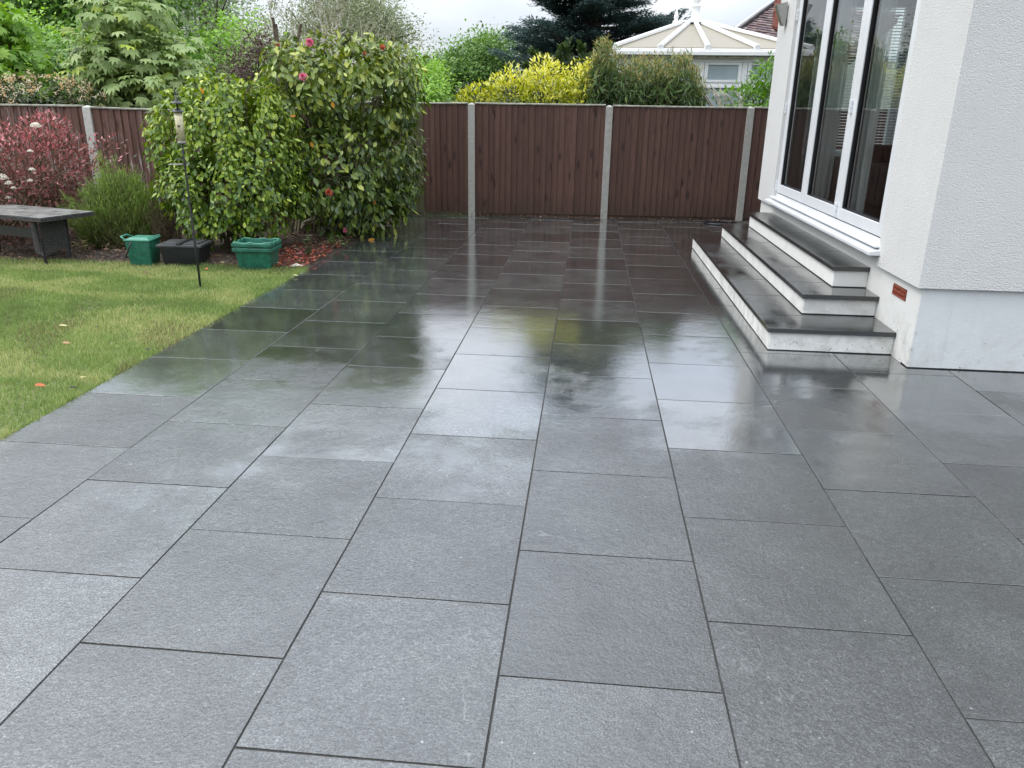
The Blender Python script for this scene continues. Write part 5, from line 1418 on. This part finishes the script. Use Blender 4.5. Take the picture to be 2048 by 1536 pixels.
def panel(a, b, c, d, name='roof_panel'):
    mb = MB(); n_ = (b - a).cross(d - a).normalized() * .025
    if n_.z < 0: n_ = -n_
    mb.hexa([a - n_, b - n_, c - n_, d - n_, a, b, c, d]); cp(mb, name, M_poly)
for i in range(4): panel(eL[i], eL[i+1], ring[i+1], ring[i])
panel(backL, eL[0], ring[0], ap + Vector((-.1, .1, 0))); panel(eL[4], backR, ap + Vector((.15, .1, 0)), ring[4]); panel(backR, backL, ap + Vector((-.1, .1, 0)), ap + Vector((.15, .1, 0)))
for i in range(5):
    mb = MB(); d_ = (eL[i] - ring[i]).normalized(); mb.bar(ring[i] + Vector((0, 0, .03)), eL[i] + Vector((0, 0, .03)) + d_ * .04, .075, .06); cp(mb, 'rafter', M_win_f, .01)
    mb = MB(); e_ = eL[i] + d_ * .035; mb.tube([e_ + Vector((0, .05, .01)), e_ + Vector((0, -.03, .0))], .055, 10); cp(mb, 'rafter_cap', M_win_f, .0)
for a, b in ((backL, ap), (backR, ap)):
    mb = MB(); mb.bar(a + Vector((0, 0, .03)), b + Vector((0, 0, .03)), .07, .06); cp(mb, 'rafter', M_win_f, .008)
# fascia, gutter
for i, (dz0, dz1, dy, m_) in enumerate([(-.055, -.02, -.06, M_win_f), (-.13, -.06, -.10, M_win_f), (-.165, -.135, -.03, mk('stained_fascia', (.55, .54, .50), .6, .3, .3, 9))]):
    mb = MB(); mb.box((eL[0].x - .05, CY + dy, ez + dz0), (eL[4].x + .05, CY + .06, ez + dz1)); cp(mb, ['eaves_beam', 'gutter', 'fascia'][i], m_, .008)
mb = MB(); mb.box((eL[0].x - .06, CY + .061, ez - .2), (eL[0].x + .03, 18.4, ez - .03)); cp(mb, 'fascia', M_win_f)
# apex collar and finials
mb = MB(); mb.box((ap.x - .26, ay - .2, ap.z + .0), (ap.x + .30, ay + .2, ap.z + .035)); cp(mb, 'ridge_collar', M_win_f, .01)
mb = MB(); mb.lathe([(.17, .036), (.13, .07), (.085, .10), (.075, .16), (.07, .28), (.085, .29), (.085, .31), (.045, .33), (.04, .36), (.075, .40), (.075, .44), (.03, .49), (.012, .60)], 16, c=(ap.x + .04, ay, ap.z)); cp(mb, 'finial', M_win_f, smooth=True)
mb = MB(); mb.lathe([(.07, .036), (.065, .08), (.03, .10), (.05, .14), (.045, .18), (.02, .26), (.008, .34)], 12, c=(ap.x - .27, ay + .6, ap.z + .02)); cp(mb, 'finial', M_win_f, smooth=True)
mb = MB()
for k in range(9):
    f = k / 8; p_ = Vector((ap.x - .23 + f * .20, ay + .3, ap.z + .05 + f * .22)); mb.tube([p_, p_ + Vector((0, 0, .05))], .010, 5)
mb.tube([(ap.x - .25, ay + .3, ap.z + .03), (ap.x, ay + .3, ap.z + .28)], .012, 5); cp(mb, 'cresting', M_win_f)
# window band: frames and panes between the mullions
wz1 = ez - .17; wz0 = 1.935; 
edges = [P3(u, 130).x for u in (1238, 1318, 1405, 1492, 1585)]
mb = MB()
mb.box((edges[0] - .03, CY + .07, wz0 - .05), (edges[-1] + .03, CY + .12, wz0 - .0005)); mb.box((edges[0] - .03, CY + .07, wz1 - .055), (edges[-1] + .03, CY + .12, wz1))
for x in edges: mb.box((x - .045, CY + .065, .65), (x + .045, CY + .125, wz1 - .056))
cp(mb, 'window_frame', M_win_f, .004)
mb = MB(); mb.box((edges[0] - .04, CY + .05, wz0 - .085), (edges[-1] + .04, CY + .14, wz0 - .0505)); cp(mb, 'transom', M_win_f, .004)
for i in range(4):
    a, b = edges[i] + .05, edges[i+1] - .05
    mb = MB(); mb.box((a, CY + .055, wz0 + .003), (a + .06, CY + .10, wz1 - .058)); mb.box((b - .06, CY + .055, wz0 + .003), (b, CY + .10, wz1 - .058))
    mb.box((a + .0605, CY + .055, wz0 + .003), (b - .0605, CY + .10, wz0 + .045)); mb.box((a + .0605, CY + .055, wz1 - .100), (b - .0605, CY + .10, wz1 - .058)); cp(mb, 'sash', M_win_f, .004)
    me = bpy.data.meshes.new('pane'); me.from_pydata([(a+.06, CY+.08, wz0+.045), (b-.06, CY+.08, wz0+.045), (b-.06, CY+.08, wz1-.100), (a+.06, CY+.08, wz1-.100)], [], [(0, 1, 2, 3)])
    ch(link('pane', me, M_glass_far), cons)
    me = bpy.data.meshes.new('pane'); me.from_pydata([(a, CY+.09, .65), (b, CY+.09, .65), (b, CY+.09, wz0-.09), (a, CY+.09, wz0-.09)], [], [(0, 1, 2, 3)])
    ch(link('pane', me, M_glass_far), cons)
mb = MB(); mb.box((edges[0] - .05, CY + .04, gz), (edges[-1] + .05, CY + .3, .65)); mb.box((edges[0] - .05, CY + .31, gz), (edges[0] + .2, 18.4, wz1)); mb.box((edges[-1] - .2, CY + .31, gz), (edges[-1] + .05, 18.4, wz1)); mb.box((edges[0] - .05, 18.2, gz), (edges[-1] + .05, 18.4, wz1)); cp(mb, 'dwarf_wall', mk('conservatory_wall', (.62, .62, .60), .7, .3, .1))
mb = MB(); mb.box((edges[0] + .21, CY + .135, 1.0), (edges[-1] - .21, CY + .145, wz1 - .06)); cp(mb, 'blind', mk('pale_interior_blind', (.80, .86, .90), .8, .2, .05))

# neighbour's house with tiled roof, right of the conservatory
nb_ = empty('neighbour_house', (6.0, 21.5, gz), 0, 'neighbouring house with dark plum tiled roof behind the conservatory', 'house')
bpy.context.view_layer.update()
def npart(mb, name, mat, bevel=0): return ch(mb.build(name, mat, None, bevel=bevel), nb_)
V1 = P3(1462, 76, 22.5); V2 = P3(1552, 8, 24.0); V3 = P3(1700, 118, 18.6); V4 = V2 + (V3 - V1)
mb = MB(); nn = (V3 - V1).cross(V2 - V1).normalized()
if nn.y > 0: nn = -nn
dn = nn * -.12
mb.hexa([V1 + dn, V3 + dn, V4 + dn, V2 + dn, V1 - nn*.02, V3 - nn*.02, V4 - nn*.02, V2 - nn*.02]); npart(mb, 'roof', mk('roof_underlay', (.06, .04, .04), .9, .2, .2, 6))
def tile_mat():
    m, t, b = new_mat('plum_roof_tile'); pos = world_pos(t)
    a = t.nodes.new('ShaderNodeAttribute'); a.attribute_name = 'shade'
    r = ramp(t, a.outputs['Fac'], [(0, (.055, .035, .04)), (.5, (.10, .055, .055)), (.8, (.14, .09, .085)), (1, (.20, .17, .15))])
    t.links.new(r.outputs[0], b.inputs['Base Color']); b.inputs['Roughness'].default_value = .6; return m
Vt, Ft, St = [], [], []; rr_ = random.Random(5)
eu_ = (V3 - V1); ul = eu_.length; eu_ = eu_ / ul; sv_ = (V2 - V1); sl_ = sv_.length; sv_ = sv_ / sl_
rows, cols_ = int(sl_ / .13), int(ul / .20)
for i in range(rows + 1):
    for j in range(cols_):
        o_ = V1 + sv_ * (i * .13) + eu_ * (j * .20 + (.10 if i % 2 else 0)) + nn * .0
        a = o_ + nn * (.035 + rr_.uniform(0, .012)); bq = a + eu_ * .192; cq = bq + sv_ * .18 - nn * .030; dq = a + sv_ * .18 - nn * .030
        k = len(Vt); Vt += [a, bq, cq, dq, a - nn * .028, bq - nn * .028]; Ft += [(k, k+1, k+2, k+3), (k+4, k+5, k+1, k)]; St += [rr_.random()] * 6
me = bpy.data.meshes.new('roof_tiles'); me.from_pydata([tuple(v) for v in Vt], [], Ft)
at_ = me.attributes.new('shade', 'FLOAT', 'POINT'); at_.data.foreach_set('value', np.array(St, dtype=np.float32))
ot = ch(link('roof_tiles', me, tile_mat()), nb_); ot['kind'] = 'stuff'
mb = MB(); mb.bar(V1 + nn * .05 - sv_ * .5, V2 + nn * .05, .06, .10, up=tuple(nn)); npart(mb, 'verge', mk('dark_verge', (.07, .06, .06), .8, .3, .2))
mb = MB(); mb.bar(V1 + nn * .02 + Vector((-.10, .3, .05)) - sv_ * .4, V2 + Vector((-.12, .3, .05)), .03, .07, up=tuple(nn)); npart(mb, 'bargeboard', M_win_f)
wallz = min(V1.z, V3.z) - .1
mb = MB(); mb.box((float(V1.x) + 1.0, 23.0, gz), (12, 24.6, 2.8)); npart(mb, 'wall', mk('neighbour_wall', (.55, .54, .50), .8, .2, .1))
# red tile-hung gable above the roof
mb = MB(); ga = P3(1547, 24, 21.0); gb = P3(1600, 40, 20.0); mb.hexa([ga + Vector((0,0,-.35)), gb + Vector((0,0,-.35)), gb + Vector((.2,.6,-.35)), ga + Vector((.2,.6,-.35)), ga + Vector((.0,0,1.3)), gb + Vector((0,0,1.6)), gb + Vector((.2,.6,1.6)), ga + Vector((.2,.6,1.3))]); npart(mb, 'gable', mk('red_brick_gable', (.19, .06, .045), .8, .2, .2, 12))
Vt, Ft, St = [], [], []
ge = (gb - ga); gl_ = ge.length; ge = ge / gl_
for i in range(10):
    for j in range(int(gl_ / .17) + 1):
        o_ = ga + Vector((0, -.03, -.30 + i * .16)) + ge * (j * .17 + (.08 if i % 2 else 0)); k = len(Vt)
        Vt += [o_, o_ + ge * .16, o_ + ge * .16 + Vector((0, .025, .19)), o_ + Vector((0, .025, .19)), o_ + Vector((0, .03, 0)), o_ + ge * .16 + Vector((0, .03, 0))]; Ft += [(k, k+1, k+2, k+3), (k+4, k+5, k+1, k)]; St += [rr_.random()] * 6
me = bpy.data.meshes.new('gable_tiles'); me.from_pydata([tuple(v) for v in Vt], [], Ft)
at_ = me.attributes.new('shade', 'FLOAT', 'POINT'); at_.data.foreach_set('value', np.array(St, dtype=np.float32))
m_, t_, b__ = new_mat('red_hung_tile'); a_n = t_.nodes.new('ShaderNodeAttribute'); a_n.attribute_name = 'shade'
t_.links.new(ramp(t_, a_n.outputs['Fac'], [(0, (.15, .05, .04)), (1, (.30, .10, .07))]).outputs[0], b__.inputs['Base Color']); b__.inputs['Roughness'].default_value = .7
og = ch(link('gable_tiles', me, m_), nb_); og['kind'] = 'stuff'
# distant red ridge left of the verge
ra = P3(1434, 58, 26); rb_ = P3(1505, 62, 26)
far = empty('distant_roof', (float(ra.x), 26, gz), 0, 'slice of red ridge tiles seen far behind the conservatory roof', 'house')
bpy.context.view_layer.update()
mb = MB(); d_ = (rb_ - ra)
for k in range(9):
    a = ra + d_ * (k / 9) + Vector((0, 0, rr_.uniform(-.01, .02))); mb.tube([a, a + d_ * (.105)], .09, 8)
ch(mb.build('ridge_tiles', mk('old_red_ridge', (.24, .11, .08), .8, .3, .3, 8), None), far)
mb = MB(); mb.hexa([ra + Vector((-.0, -1.2, -1.2)), rb_ + Vector((1, -1.2, -1.2)), rb_ + Vector((1, 1.2, -1.2)), ra + Vector((0, 1.2, -1.2)), ra + Vector((0, -.02, -.04)), rb_ + Vector((1, -.02, -.04)), rb_ + Vector((1, .02, -.04)), ra + Vector((0, .02, -.04))])
ch(mb.build('roof', mk('old_red_roof', (.18, .09, .07), .8, .3, .3, 8), None), far)
mb = MB(); mb.box((ra.x + .1, 25, gz), (rb_.x + .9, 27, ra.z - 1.2)); ch(mb.build('wall', M_win_f, None), far)
